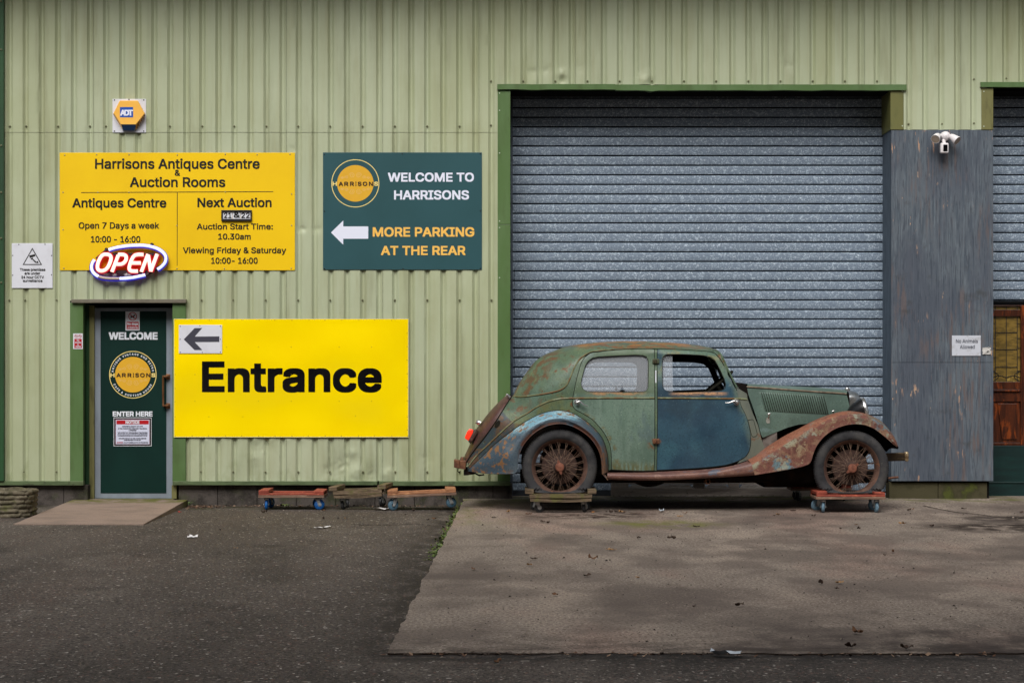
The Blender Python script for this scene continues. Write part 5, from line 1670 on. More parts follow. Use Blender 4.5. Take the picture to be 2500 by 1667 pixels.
mb.build('radiator_cap', chrome_m, rs, smooth=50)
# headlamps
for yy in (-1.17, 2 * YC + 1.17):
    c = P(2104, 1003, -1.17)
    c.y = yy
    ax = Vector((.985, 0, .17)).normalized()
    mb = MB().lathe([(.0005, -.15), (.028, -.142), (.06, -.115), (.092, -.07), (.118, -.02), (.126, .01)], c, ax, 32)
    mb.tube([c - ax * .04 + Vector((0, 0, -.1)), c - ax * .04 + Vector((0, .02, -.2))], .018, 10)
    hl = mb.build('headlamp', mat('black_lamp_bowl', C(18, 18, 20), [L(C(150, 156, 160), (16, 16, 16), (.66, .71), .6), L(C(60, 40, 30), (20, 20, 20), (.62, .7), .7)], rough=.3, spec=.6), CAR, smooth=60)
    MB().lathe([(.124, .006), (.134, .008), (.138, .02), (.134, .034), (.120, .042)], c, ax, 32).build('rim', chrome_m, hl, smooth=60)
    MB().lathe([(.122, .036), (.08, .052), (.0005, .058)], c, ax, 32).build('lens', glass('lamp_glass', .35), hl, smooth=60)


# fenders
def loft(lines, ys, n=72, tail=None):
    rows = []
    for ln, y in zip(lines, ys):
        q = spline(ln, n)
        row = []
        for i, p in enumerate(q):
            t = i / (n - 1)
            yy = y(t) if callable(y) else y
            row.append(P(p.x, p.y, yy))
        rows.append(row)
    return rows


def crv(l, m, w): return [tuple(Vector(a) * (1 - w) + Vector(b) * w) for a, b in zip(spline(l, 40), spline(m, 40))]


TOPF = [(1825.4, 1122), (1844.5, 1111.8), (1866.8, 1094), (1892.3, 1077.4), (1917.9, 1062.1), (1950, 1045.9), (1975.5, 1031.8), (2001, 1020.4), (2026.5, 1011.4), (2052, 1004.8), (2071.2, 1002.8), (2090.3, 1004.6), (2109.4, 1008.6),
        (2128.6, 1015.3), (2147.7, 1025.5), (2160.5, 1036.9), (2173.2, 1052.2), (2182.1, 1065), (2189.3, 1079), (2192.6, 1089)]
RIDF = [(1833, 1129.5), (1845, 1125.5), (1866.8, 1111.8), (1892.3, 1095.3), (1917.9, 1077), (1950, 1061.5), (1975.5, 1044.3), (2001, 1029), (2026.5, 1018.6), (2052, 1013), (2071.2, 1011.6), (2096.7, 1013), (2122.2, 1018.8), (2141.3, 1027.7),
        (2160.5, 1042), (2173.2, 1058.3), (2184, 1076), (2190.5, 1089)]
LIPF = [(1842.6, 1158.8), (1866.8, 1154.8), (1905, 1148.4), (1950, 1140), (1968, 1135), (1976.5, 1130.5), (1981, 1123), (1984, 1112), (1987.5, 1102), (1993, 1089.5), (2001, 1077.6), (2013.8, 1063.5), (2032.9, 1049.5), (2052, 1041), (2071.2, 1036),
        (2090.3, 1034.6), (2109.4, 1036.3), (2128.6, 1043), (2141.3, 1050.5), (2154, 1060.5), (2166.8, 1071), (2179.6, 1082), (2189.5, 1090.5)]
rows = loft([[(p[0], p[1] + 1.5) for p in LIPF], [(p[0], p[1] + .6) for p in LIPF], LIPF, crv(LIPF, RIDF, .12), crv(LIPF, RIDF, .55), crv(LIPF, RIDF, .9), RIDF, crv(RIDF, TOPF, .5), TOPF, [(p[0], p[1] + 5) for p in TOPF]],
            [-1.485, -1.520, -1.532, -1.526, -1.538, -1.532, -1.52, -1.48, -1.41, -1.20])
mb = MB().grid(rows)
pair(mb).build('front_fender', [ffen_m], CAR, smooth=70)
mb = MB()
mb.pprism([(2187, 1088), (2194, 1090.5), (2192.5, 1096), (2183, 1094.5), (2176, 1094), (2170, 1096.5), (2164, 1103), (2150, 1088), (2160, 1070)], -1.24, -1.225)
mb.pprism([(1990, 1150), (1968, 1140), (1990, 1085), (2020, 1045), (2060, 1025), (2110, 1025), (2150, 1045), (2184, 1085), (2165, 1098), (2140, 1090), (2100, 1128), (2050, 1135)], -1.222, -1.20)
mb.pprism([(1842, 1157), (1975, 1134), (1990, 1150), (1985, 1178), (1842, 1172)], -1.30, -1.27)
pair(mb).build('wheel_arch_panel', under_m, CAR)
LIPR = [(1142, 1149), (1163.8, 1152.8), (1202, 1155.9), (1246.7, 1156.2), (1257.5, 1154.5), (1262.5, 1148.5), (1264, 1135), (1267, 1113), (1272.2, 1097.8), (1278.6, 1085), (1291.3, 1068.4), (1304, 1057), (1316.8, 1048), (1336, 1039),
        (1355, 1034.8), (1374.2, 1034.3), (1394.6, 1039.3), (1413.8, 1048.2), (1432.9, 1061.6), (1445.7, 1074.4), (1458.4, 1093.5), (1466, 1113.9), (1468.6, 1133), (1469.5, 1157)]
SEAMR = [(p[0], p[1]) for p in SEAM[:-1]] + [(1484.5, 1152)]
def yt(a, b): return lambda t: b + (a - b) * min(1, t / .22) ** .7
def yseam(t): return YB(1142, 1148) * (1 - min(1, t / .25)) + -1.392 * min(1, t / .25)


y0 = YB(1142, 1148.8)
rows = loft([[(p[0], p[1] + 1.0) for p in LIPR], LIPR, crv(LIPR, SEAMR, .08), crv(LIPR, SEAMR, .35), crv(LIPR, SEAMR, .62), crv(LIPR, SEAMR, .84), crv(LIPR, SEAMR, .96), SEAMR],
            [yt(-1.49, y0), yt(-1.535, y0), yt(-1.53, y0), yt(-1.555, y0), yt(-1.535, y0), yt(-1.475, y0), yt(-1.42, y0), yseam])
mb = MB().grid(rows)
q = spline(SEAMR, 60)
mb.tube([P(p.x, p.y, yseam(i / 59) - .006) for i, p in enumerate(q)], .0045, 6, 1)
rows = loft([[(1470, 1156), (1476, 1163), (1483, 1172)], [(1474, 1154), (1480, 1161), (1486, 1170)]], [-1.54, -1.52], 8)
mb.grid(rows)
pair(mb).build('rear_fender', [rfen_m, seam_m], CAR, smooth=70)
mb = MB()
mb.pprism([(1330, 1100), (1268, 1108), (1276, 1080), (1304, 1050), (1340, 1030), (1390, 1030), (1430, 1052), (1460, 1090), (1472, 1165), (1335, 1165)], -1.26, -1.24)
pair(mb).build('wheel_arch_panel', under_m, CAR)
# running board
B1 = [(1482, 1153), (1550, 1152.6), (1600, 1151), (1650, 1149), (1713.8, 1146), (1764.8, 1140.5), (1795, 1134.5), (1829, 1123.5)]
B2 = [(1483, 1155), (1550, 1157.2), (1600, 1157.6), (1650, 1156), (1701, 1153.4), (1752, 1148.3), (1790.3, 1140.6), (1834, 1129.5)]
B4 = [(1482, 1169), (1550, 1171), (1600, 1171.3), (1650, 1170), (1713.8, 1166.9), (1777.6, 1163), (1842.6, 1158.8)]
rows = loft([[(p[0], p[1] + 1) for p in B4], B4, crv(B4, B2, .25), crv(B4, B2, .75), crv(B4, B2, .97), B2, B1], [-1.46, -1.522, -1.54, -1.542, -1.53, -1.515, -1.36], 48)
pair(MB().grid(rows)).build('running_board', board_m, CAR, smooth=70)
# boot lid
a, b = spline(BOOTSEAM, 30), spline(BOOTSIL, 30)
rows = []
for j in range(9):
    th = math.pi / 2 * j / 8
    row = []
    for p, s_ in zip(a, b):
        q = p.lerp(s_, math.sin(th) ** .9)
        ys_ = YB(p.x, p.y)
        row.append(P(q.x, q.y, ys_ + (YC - ys_) * (1 - math.cos(th) ** .8 if j < 8 else 1)))
    rows.append(row)
mb = MB().grid(rows[::-1])
mirror_near(mb)
tubes_ = [P(p.x, p.y, YB(p.x, p.y) - .004) for p in a]
mb.tube(tubes_, .005, 6, 1)
bl = mb.build('boot_lid', [boot_m, seam_m], CAR, smooth=70, weld=.0008)
mb = MB()
mb.tube([P(1238, 963, YC - .3), P(1245, 970, YC - .3)], .014, 8).tube([P(1235, 968, YC - .3), P(1238, 960.5, YC - .3)], .006, 6)
mb.tube([P(1173, 1033, YC - .25), P(1165, 1030, YC - .25), P(1161, 1031, YC - .25)], [.028, .024, .006], 10)
mb.tube([P(1163, 1026, YC - .25), P(1161, 1034, YC - .25)], .005, 6)
mb.build('boot_handle', chrome_m, bl, smooth=60)
# tail lamp
mb = MB()
mb.pprism([(1155.5, 1049), (1164, 1047), (1167, 1058), (1158, 1071), (1149, 1084), (1142.5, 1077), (1146, 1066)], -1.17, -1.07)
tl = mb.build('tail_lamp', boot_m, CAR, bevel=.012, smooth=50)
mb = MB()
mb.pprism([(1145.8, 1046.6), (1156, 1049.6), (1154.5, 1057), (1149, 1067), (1144, 1076.5), (1134, 1069.2), (1136.2, 1063), (1140, 1054)], -1.175, -1.065)
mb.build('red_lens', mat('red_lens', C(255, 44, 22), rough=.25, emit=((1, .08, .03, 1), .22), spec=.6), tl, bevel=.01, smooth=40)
# bumper irons and the starting handle
mb = MB()
mb.pprism([(1108.5, 1121), (1122, 1123.5), (1123, 1144), (1108, 1141)], -1.24, -1.10).pprism([(1122, 1123.5), (1138.5, 1124.5), (1136, 1146.5), (1123, 1144)], -1.23, -1.09).pprism([(1124, 1116), (1132, 1115.5), (1131, 1124), (1122.5, 1123)], -1.15, -1.05)
mb.build('rear_bumper_iron', steel_r, CAR, bevel=.006, seg=2)
mb = MB()
mb.tube([P(1118, 1143, -1.18), P(1117.5, 1150, -1.18), P(1121, 1152.5, -1.18), P(1124.5, 1149.5, -1.18)], .005, 6)
mb.pprism([(1132, 1148), (1152, 1153), (1160, 1157), (1140, 1160), (1132, 1160)], -1.2, -.4)
mb.tube([P(1160, 1155, -1.2), P(1170, 1160, -1.2), P(1182, 1158, -1.2)], .008, 6)
mb.build('tail_bracket', under_m, CAR)
mb = MB()
mb.box(PX(2150, -1.3), PX(2214, -1.3), -1.33, -1.28, PZ(1125, -1.3), PZ(1105, -1.3), 0, Matrix.Rotation(R(-2), 3, 'Y'))
mb.build('front_bumper_iron', mat('dark_bronze_bar', C(66, 52, 34), [L(C(42, 34, 26), (9, 9, 9), (.42, .6), .8), L(C(120, 100, 60), (5, 5, 40), (.6, .68), .7)], rough=.45, metal=.4), CAR, bevel=.006)
mb = MB()
mb.pbox(2209.5, 2219, 1102.5, 1126, -1.345, -1.26)
mb.build('bumper_end', mat('tarnished_end_cap', C(176, 156, 124), [L(C(110, 84, 56), (12, 12, 12), (.5, .62), .8)], rough=.3, metal=.6), CAR, bevel=.014, seg=3, smooth=50)
mb = MB()
mb.tube([P(2165, 1168, YC), P(2180, 1165.5, YC), P(2193, 1164.5, YC)], .012, 8)
mb.build('starting_handle', steel_r, CAR, smooth=50)
# handles and hinges
def handle(u, v, s_):
    y = YB(u, v)
    mb = MB()
    mb.lathe([(.028, 0), (.03, .006), (.022, .012), (.016, .03), (.018, .042), (.012, .05), (.0005, .052)], P(u, v, y), (0, -1, 0), 20)
    mb.tube([P(u + s_ * a_, v + b_, y - .048) for a_, b_ in ((0, 0), (5, -2), (9, -1), (14, 3.5), (20, 7.2), (27, 8.8))] if s_ > 0 else [P(u + s_ * a_, v + b_, y - .048) for a_, b_ in ((0, 0), (4, -2.4), (8, -1.5), (14, 1), (20, 2.4), (27, 2.0))], [.011, .011, .010, .008, .006, .004], 10)
    return mb


handle(1408.5, 982, 1).build('door_handle', chrome_m, dr1, smooth=60)
handle(1797.5, 981, -1).build('door_handle', chrome_m, dr2, smooth=60)
for (u, v), m in (((1601, 881), mat('painted_hinge', C(74, 84, 62), [L(C(60, 48, 34), (20, 20, 20), (.48, .62), .8)], rough=.55)), ((1601.5, 1076.5), steel_r)):
    y = YB(u, v)
    mb = MB()
    mb.pbox(u - 8, u - .4, v - 5.5, v + 6.5, y - .022, y + .005).pbox(u + .4, u + 8.5, v - 5.5, v + 6.5, y - .022, y + .005)
    mb.lathe([(.0005, 0), (.011, 0), (.011, .05), (.0005, .05)], P(u, v + 6.5, y - .024), (0, 0, 1), 12)
    mb.build('hinge', m, dr1, bevel=.004, smooth=50)
# steering wheel and column seen through the front window
mb = MB()
sc_ = P(1748, 938, YC - .28)
ax = Vector((-.62, 0, .78)).normalized()
e1, e2 = Vector((0, 1, 0)), ax.cross(Vector((0, 1, 0)))
mb.tube([sc_ + (e1 * math.cos(2 * math.pi * i / 32) + e2 * math.sin(2 * math.pi * i / 32)) * .20 for i in range(32)], .013, 8, 0, True)
for k in range(4): mb.tube([sc_, sc_ + (e1 * math.cos(.78 + k * math.pi / 2) + e2 * math.sin(.78 + k * math.pi / 2)) * .2], .009, 6)
mb.tube([sc_, sc_ - ax * .75], .02, 8)
mb.build('steering_wheel', seam_m, CAR, smooth=60)
mb = MB()
mb.box(PX(1740, YC), PX(1752, YC), YC - .1, YC + .1, PZ(897, YC), PZ(888, YC))
mb.build('mirror', under_m, CAR, bevel=.006)
# chassis
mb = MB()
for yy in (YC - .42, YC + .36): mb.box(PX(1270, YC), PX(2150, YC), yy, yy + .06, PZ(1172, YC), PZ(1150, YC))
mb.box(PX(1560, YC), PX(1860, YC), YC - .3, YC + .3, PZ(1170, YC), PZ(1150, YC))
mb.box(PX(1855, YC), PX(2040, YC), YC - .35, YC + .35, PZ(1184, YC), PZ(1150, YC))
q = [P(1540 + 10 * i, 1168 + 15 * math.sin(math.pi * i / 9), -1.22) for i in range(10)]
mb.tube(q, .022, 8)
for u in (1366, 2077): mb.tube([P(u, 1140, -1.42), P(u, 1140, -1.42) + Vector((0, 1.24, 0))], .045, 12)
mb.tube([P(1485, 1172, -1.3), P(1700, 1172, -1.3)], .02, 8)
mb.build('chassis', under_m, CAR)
mb = MB()
for a_, b_, c_, d_ in ((1723.5, 1733.5, 1170, 1171), (1723.5, 1733.5, 1180, 1181.2), (1723.5, 1724.6, 1171, 1180), (1732.4, 1733.5, 1171, 1180)): mb.pbox(a_, b_, c_, d_, -1.47, -1.2)
mb.build('jack_tube', steel_r, CAR)


# wheels
def wheel(hub, zfloor, ear, name='wheel'):
    c = Vector((hub[0], -1.42, hub[1]))
    w = thing('wheel', None, None)
    w.parent = CAR
    w.location = c - Vector(CAR.location)
    # tyre with a cut tread, sunk where it is flat
    prof = [(.264, -.048), (.275, -.062), (.295, -.070), (.320, -.071), (.342, -.065), (.356, -.055), (.363, -.043), (.3665, -.02), (.367, 0), (.3665, .02), (.363, .043), (.356, .055), (.342, .065), (.32, .071), (.295, .07), (.264, .048)]
    na = 330
    rows = []
    for j, (r, y) in enumerate(prof):
        row = []
        for i in range(na):
            a = 2 * math.pi * i / na
            rr = r
            if 4 <= j <= 11 and i % 3 == 0: rr -= .0055
            if 5 <= j <= 10 and j % 2 == 1 and i % 6 == 1: rr -= .003
            p = Vector((rr * math.sin(a), y, rr * math.cos(a)))
            lim = zfloor - c.z
            if p.z < lim + .035:
                dz = lim + .035 - p.z
                sq = max(0, min(1, dz / .1))
                p.y *= 1 + .55 * sq
                p.x *= 1 + .04 * sq
                p.z = lim + .035 * math.exp(-dz / .035)
            elif p.z < lim + .14:
                t = 1 - (p.z - lim - .035) / .105
                p.y *= 1 + .28 * t * t
                p.x *= 1 + .035 * t * t
            row.append(c + p)
        rows.append(row)
    MB().grid(rows[::-1], 0, True).build('tyre', rubber_m, w, smooth=35)
    mb = MB()
    mb.lathe([(.255, -.038), (.263, -.052), (.270, -.056), (.276, -.052), (.274, -.040), (.262, -.036)], c, (0, 1, 0), 96)
    mb.lathe([(.258, -.046), (.246, -.030), (.236, -.012), (.232, .01), (.234, .04), (.258, .055)], c, (0, 1, 0), 96)
    mb.build('rim', rim_m, w, smooth=50)
    mb = MB()
    for i in range(36):
        a0 = 2 * math.pi * (i + .5 * (i % 2)) / 36
        da = R(26) * (1 if i % 2 else -1)
        mb.tube([c + Vector((.05 * math.sin(a0 + da), -.062, .05 * math.cos(a0 + da))), c + Vector((.245 * math.sin(a0), -.020 - .01 * (i % 2), .245 * math.cos(a0)))], .0019, 5)
    for i in range(24):
        a0 = 2 * math.pi * (i + .25) / 24
        da = R(30) * (1 if i % 2 else -1)
        mb.tube([c + Vector((.075 * math.sin(a0 + da), .0, .075 * math.cos(a0 + da))), c + Vector((.240 * math.sin(a0), -.012, .240 * math.cos(a0)))], .0015, 5)
    mb.build('spokes', spoke_m, w)
    mb = MB()
    mb.lathe([(.0005, .012), (.09, .014), (.10, .026), (.165, .028), (.174, .038), (.174, .085), (.0005, .09)], c, (0, 1, 0), 64)
    mb.build('brake_drum', drum_m, w, smooth=40)
    mb = MB()
    mb.lathe([(.088, .02), (.086, -.002), (.060, -.01), (.055, -.052), (.062, -.066), (.056, -.075), (.042, -.085)], c, (0, 1, 0), 40)
    hb = mb.build('hub', drum_m, w, smooth=50)
    mb = MB()
    mb.lathe([(.044, -.078), (.043, -.105), (.038, -.112), (.030, -.114), (.0005, -.115)], c, (0, 1, 0), 32)
    for s_ in (0, math.pi):
        a = ear + s_
        d, n_ = Vector((math.sin(a), 0, math.cos(a))), Vector((math.cos(a), 0, -math.sin(a)))
        o = c + Vector((0, -.095, 0))
        prof = [d * .034 + n_ * .017, d * .055 + n_ * .012, d * .072 + n_ * .003, d * .068 - n_ * .008, d * .05 - n_ * .014, d * .03 - n_ * .018]
        mb.prism([((o + q).x, (o + q).z) for q in prof], o.y - .012, o.y + .008)
    mb.build('knock_off_cap', hub_m, hb, smooth=35)
    return w


BOARD_Z = PZ(1203.5, -1.5)
wa = wheel(hr, BOARD_Z, R(168))
wb = wheel(hf, BOARD_Z, R(232))
for w in (wa, wb):      # the far pair share the meshes, turned round
    r = w.copy()
    COL.objects.link(r)
    r.parent = CAR
    r.location = Vector((w.location.x, 2 * (YC - CAR.location.y) - w.location.y, w.location.z))
    r.scale = (1, -1, 1)
    for ch in w.children:
        d_ = ch.copy()
        COL.objects.link(d_)
        d_.parent = r
        for g in ch.children:
            e_ = g.copy()
            COL.objects.link(e_)
            e_.parent = d_

# ---------------------------------------------------------------- wheeled dollies
redw_m = mat('red_painted_wood', C(146, 66, 48), [L(C(118, 50, 38), (6, 6, 30), (.42, .6), .7), L(C(190, 104, 76), (22, 22, 40), (.56, .68), .7), L(C(110, 70, 52), (12, 12, 12), (.62, .7), .7)], rough=.65)
plyedge_m = mat('plywood_edge', C(140, 112, 94), [L(C(86, 66, 56), (4, 4, 160), (.42, .58), .8), L(C(166, 140, 118), (14, 14, 60), (.55, .68), .6)], rough=.8)
oldw_m = mat('weathered_mossy_wood', C(112, 96, 78), [L(C(72, 62, 50), (5, 5, 50), (.42, .6), .8), L(C(140, 124, 104), (16, 16, 80), (.54, .66), .6), L(C(98, 98, 56), (7, 7, 7), (.5, .62), .75)], rough=.9, spec=.1, bump=[((12, 12, 90), .4, .004)])
natw_m = mat('orange_plywood', C(160, 110, 76), [L(C(126, 84, 58), (7, 7, 40), (.42, .6), .7), L(C(200, 148, 104), (14, 14, 50), (.55, .68), .6), L(C(92, 62, 46), (16, 16, 16), (.62, .7), .7)], rough=.75)
zinc2_m = mat('galvanised_fork', C(186, 188, 188), [L(C(104, 104, 102), (20, 20, 20), (.45, .62), .7)], rough=.4, metal=.6)
blue_t = mat('blue_castor_tyre', C(20, 96, 170), [L(C(14, 66, 124), (20, 20, 20), (.45, .65), .7)], rough=.55)
steel_t = mat('blue_grey_castor_tyre', C(108, 138, 156), [L(C(84, 108, 126), (20, 20, 20), (.45, .65), .7)], rough=.55)
black_t = mat('black_castor_tyre', C(44, 44, 46), [L(C(74, 72, 68), (20, 20, 20), (.5, .65), .7)], rough=.6)


def castor(parent, x, y, zt, r, yaw, tyre):
    "a swivel castor hanging from zt, in the dolly's own frame"
    rot = Matrix.Rotation(R(yaw), 3, 'Z')
    def T(mb):
        mb.v = [rot @ q + Vector((x, y, 0)) for q in mb.v]
        return mb
    off = .022
    f = MB()
    f.box(-.036, .036, -.03, .03, zt - .004, zt)
    f.lathe([(.0005, zt - .026), (.022, zt - .024), (.026, zt - .012), (.02, zt - .004)], (0, 0, 0), (0, 0, 1), 16)
    for s_ in (-1, 1):
        y_ = s_ * .021
        f.prism([(-.020, zt - .018), (.020, zt - .018), (off + .012, r - .012), (off - .012, r - .012)], y_ - .0018, y_ + .0018)
    f.lathe([(.0005, -.03), (.008, -.03), (.008, .03), (.0005, .03)], (off, 0, r), (0, 1, 0), 10)
    fo = T(f).build('castor', zinc2_m, parent, smooth=40, local=True)
    w = MB()
    w.lathe([(.018, -.015), (r * .62, -.016), (r * .70, -.013), (r * .9, -.013), (r, -.007), (r, .007), (r * .9, .013), (r * .70, .013), (r * .62, .016), (.018, .015)], (off, 0, r), (0, 1, 0), 28)
    T(w).build('castor_wheel', tyre, fo, smooth=50, local=True)
    h = MB().lathe([(.0005, -.0165), (.02, -.0165), (.022, -.012)], (off, 0, r), (0, 1, 0), 16)
    T(h).build('castor_hub', zinc2_m, fo, smooth=50, local=True)


def dolly(label, x, y, z, length, depth, style, yaws, rz=0.0, ry=0.0, H_=.163, tyre=None, r=.052, missing=()):
    t = thing('wheeled_dolly', label, 'dolly', (x, y, z), (0, R(ry), R(rz)), 'wheeled dollies in front of the warehouse')
    hx, hy = length / 2, depth / 2
    rnd = random.Random(label)
    if style == 'old':
        wood = oldw_m
        for s_ in (-1, 1):
            mb = MB()
            n = 14
            a, b = [], []
            for i in range(n + 1):
                xx = -hx + length * i / n
                sag = .010 * math.sin(math.pi * i / n) + .002 * mnoise.noise(Vector((i * .5, s_, 1)))
                a.append((xx, H_ - .028 - sag * .2))
                b.append((xx, H_ + .008 - sag * .3))
            mb.prism(a + b[::-1], s_ * hy - .035, s_ * hy + .035)
            mb.build('rail', wood, t, local=True)
            mb = MB()
            mb.prism([(q[0] * .98, q[1] - .034 - .008 * math.sin(math.pi * (q[0] + hx) / length)) for q in a] + [(q[0] * .98, q[1] - .006 - .009 * math.sin(math.pi * (q[0] + hx) / length)) for q in a[::-1]], s_ * hy - .03, s_ * hy + .032)
            mb.build('lower_plank', wood, t, local=True)
        for s_ in (-1, 1):
            MB().box(s_ * (hx - .0) - .042, s_ * (hx - .0) + .042, -hy - .04, hy + .04, H_ + .009, H_ + .052, 0, Matrix.Rotation(R(rnd.uniform(-2, 2)), 3, 'Y')).build('block', wood, t, local=True, bevel=.005)
        zt = H_ - .07
    else:
        top, under = (redw_m, plyedge_m) if style == 'red' else (natw_m, plyedge_m)
        MB().box(-hx, hx, -hy, hy, H_ - .028, H_ - .004).build('deck', under, t, local=True, bevel=.003)
        for s_ in (-1, 1):
            MB().box(-hx + .004, hx - .004, s_ * (hy - .035) - .034, s_ * (hy - .035) + .034, H_ - .0035, H_ + .016).build('rail', top, t, local=True, bevel=.004)
            MB().box(s_ * (hx - .055) - .052, s_ * (hx - .055) + .052, -hy + .005, hy - .005, H_ + .0165, H_ + .040 + (s_ < 0) * .008, 0, Matrix.Rotation(R(3 * s_), 3, 'Y')).build('block', top, t, local=True, bevel=.005)
        zt = H_ - .029
    for k, (sx, sy) in enumerate(((-1, -1), (1, -1), (-1, 1), (1, 1))):
        if k in missing: continue
        castor(t, sx * (hx - .075), sy * (hy - .06), zt, r, yaws[k], tyre or black_t)
    return t


gz = lambda y: slab_z(y)
dolly('mossy weathered dolly under the rear wheel of the old car, on the near side', PX(1368, -1.45), -1.42, .0, .60, .36, 'old', (10, 70, 150, 20), 0, 0, .176, black_t, .048)
dolly('red topped dolly with pale blue wheels under the front wheel of the old car', PX(2072, -1.5), -1.42, .0, .665, .42, 'red', (82, 96, 200, 30), 0, 0, .160, steel_t, .055)
dolly('shadowed red dolly under the far front wheel, half hidden beneath the old car', PX(2050, -1.5), -.19, .025, .62, .34, 'red', (60, 80, 20, 120), 0, 0, .140, black_t, .05)
dolly('shadowed mossy dolly under the far rear wheel, half hidden beneath the old car', PX(1368, -1.45) + .02, -.19, .025, .60, .34, 'old', (30, 60, 20, 120), 0, 0, .152, black_t, .048)
dolly('red topped dolly with bright blue wheels standing against the block plinth', PX(716, -.42), -.42, AZ, .665, .40, 'red', (96, 20, 60, 200), 0, 0, .155, blue_t, .053)
dolly('grey weathered broken dolly between the red dolly and the orange plywood dolly', PX(884, -.40), -.40, AZ + .004, .50, .38, 'old', (75, 30, 110, 60), -6, -2.6, .190, black_t, .048, (1,))
dolly('orange plywood dolly with grey blue wheels beside the concrete yard edge', PX(1031, -.50), -.50, AZ + .012, .695, .36, 'plain', (200, 15, 160, 80), 3, -2.4, .158, mat('slate_blue_castor_tyre', C(74, 104, 122), [L(C(54, 78, 94), (20, 20, 20), (.45, .65), .7)], rough=.55), .053)
# loose planks lying on the broken dolly
t = thing('broken_timber', 'loose grey weathered plank lying across the broken dolly', 'timber', P(885, 1205, -.5))
MB().box(PX(822, -.5), PX(938, -.5), -.56, -.50, PZ(1203, -.5), PZ(1196, -.5), 0, Matrix.Rotation(R(-5), 3, 'Y')).build('plank', oldw_m, t, bevel=.004)
# panelled timber item lying on its edge before the shutter
gt = mat('grey_panelled_timber', C(226, 214, 204), [L(C(196, 184, 174), (3, 3, 40), (.42, .6), .7), L(C(238, 230, 222), (12, 12, 60), (.54, .68), .6), L(C(104, 88, 74), (10, 10, 20), (.64, .72), .8), L(C(90, 74, 58), (20, 20, 20), (.44, .62), .8, [('z', .07, .03)])], rough=.8, spec=.15)
t = thing('panelled_door', 'grey panelled timber door lying on its long edge beneath the old car', 'door', P(1740, 1211, .2))
Y = .20
mb = MB()
mb.pbox(1492, 1992, 1190.5, 1211, Y, Y + .045)
for a, b in ((1492, 1535), (1692, 1722), (1779, 1805), (1931, 1992)): mb.pbox(a, b, 1110, 1190.2, Y + .001, Y + .044)
mb.pbox(1535.5, 1930.5, 1090, 1118, Y, Y + .045)
mb.build('frame', gt, t, bevel=.002)
for a, b in ((1536, 1691), (1723, 1778), (1806, 1930)):
    MB().pbox(a, b, 1118.5, 1182, Y + .018, Y + .03).build('panel', gt, t)
    m2 = MB().pprism([(a, 1189.8), (b, 1189.8), (b - 7, 1183), (a + 7, 1183)], Y + .004, Y + .017).build('moulding', mat('pale_moulding', C(246, 238, 230), [L(C(180, 166, 156), (8, 8, 80), (.5, .65), .7)], rough=.7), t)
MB().pprism([(1694, 1178), (1702, 1175.5), (1716, 1178), (1721, 1184), (1719, 1192), (1697, 1192.5), (1692.5, 1186)], .11, .13).build('splintered_flap', mat('pale_split_wood', C(160, 150, 140), [L(C(112, 100, 90), (20, 20, 60), (.45, .65), .7)], rough=.85), t, bevel=.003)

# ---------------------------------------------------------------- small things on the ground
leaf_ms = [mat('dead_leaf_dark', C(58, 42, 32), rough=.8), mat('dead_leaf_brown', C(96, 66, 44), rough=.8), mat('dead_leaf_tan', C(150, 116, 78), rough=.8)]


def scrap(name, u, v, w, d, label, cat, m, seed, curl=.4, z=None, group=None):
    "a small crumpled sheet lying where the ray through u, v meets the ground"
    zg = 0.0 if z is None else z
    Y = (H - zg) * F / (v - CY) - D
    if z is None and u > 1130 - (v - 1240) * .5:
        for _ in range(3):
            zg = slab_z(Y)
            Y = (H - zg - .003) * F / (v - CY) - D
    else:
        zg = AZ if z is None else z
        Y = (H - zg) * F / (v - CY) - D
    c = P(u, v, Y)
    rnd = random.Random(seed)
    a = rnd.uniform(0, 6.28)
    rows = []
    for i in range(7):
        row = []
        for j in range(5):
            s_, t_ = i / 6 * 2 - 1, j / 4 * 2 - 1
            ww = (1 - .75 * s_ * s_ * (m in leaf_ms)) * (1 + .3 * mnoise.noise(Vector((i * .6, j * .6, seed))))
            x, y = s_ * w / 2, t_ * d / 2 * ww
            zz = curl * w * (.5 * abs(mnoise.noise(Vector((i * .5, j * .6, seed * 1.7)))) + .16 * t_ * t_ * rnd.random() + .1 * s_ * s_)
            row.append(c + Vector((x * math.cos(a) * 1 - y * math.sin(a), x * math.sin(a) + y * math.cos(a), zz + .004)))
        rows.append(row)
    o = MB().grid(rows).build(name, m, None, smooth=60)
    # origin at its base
    me = o.data
    for q in me.vertices: q.co -= c
    o.location = c
    tag(o, label, cat, group)
    return o


rnd = random.Random(11)
spots_ = [(1325, 1275), (1338, 1278), (1290, 1257), (1205, 1264), (1240, 1251), (1410, 1258), (1480, 1250), (1492, 1252), (1505, 1250), (1520, 1253), (1450, 1265), (1672, 1254), (1660, 1262), (1900, 1257), (1936, 1248), (1986, 1261), (1890, 1259),
          (2090, 1282), (2097, 1293), (2052, 1292), (2202, 1281), (2275, 1286), (2219, 1247), (2227, 1244), (2353, 1244), (2494, 1253), (1303, 1366), (1292, 1381), (1448, 1367), (1490, 1343), (1640, 1317), (1560, 1315), (1700, 1287),
          (1434, 1407), (1556, 1411), (1695, 1482), (2043, 1439), (2050, 1425), (2160, 1357), (2180, 1350), (2004, 1426), (1805, 1481), (2094, 1547), (2076, 1582), (2214, 1585), (1355, 1454), (645, 1252), (790, 1247), (790, 1268), (1045, 1270), (1060, 1268),
          (990, 1257), (1075, 1245), (930, 1240), (1010, 1248), (575, 1341), (546, 1399), (1156, 1391), (960, 1440), (1215, 1620), (842, 1266)]
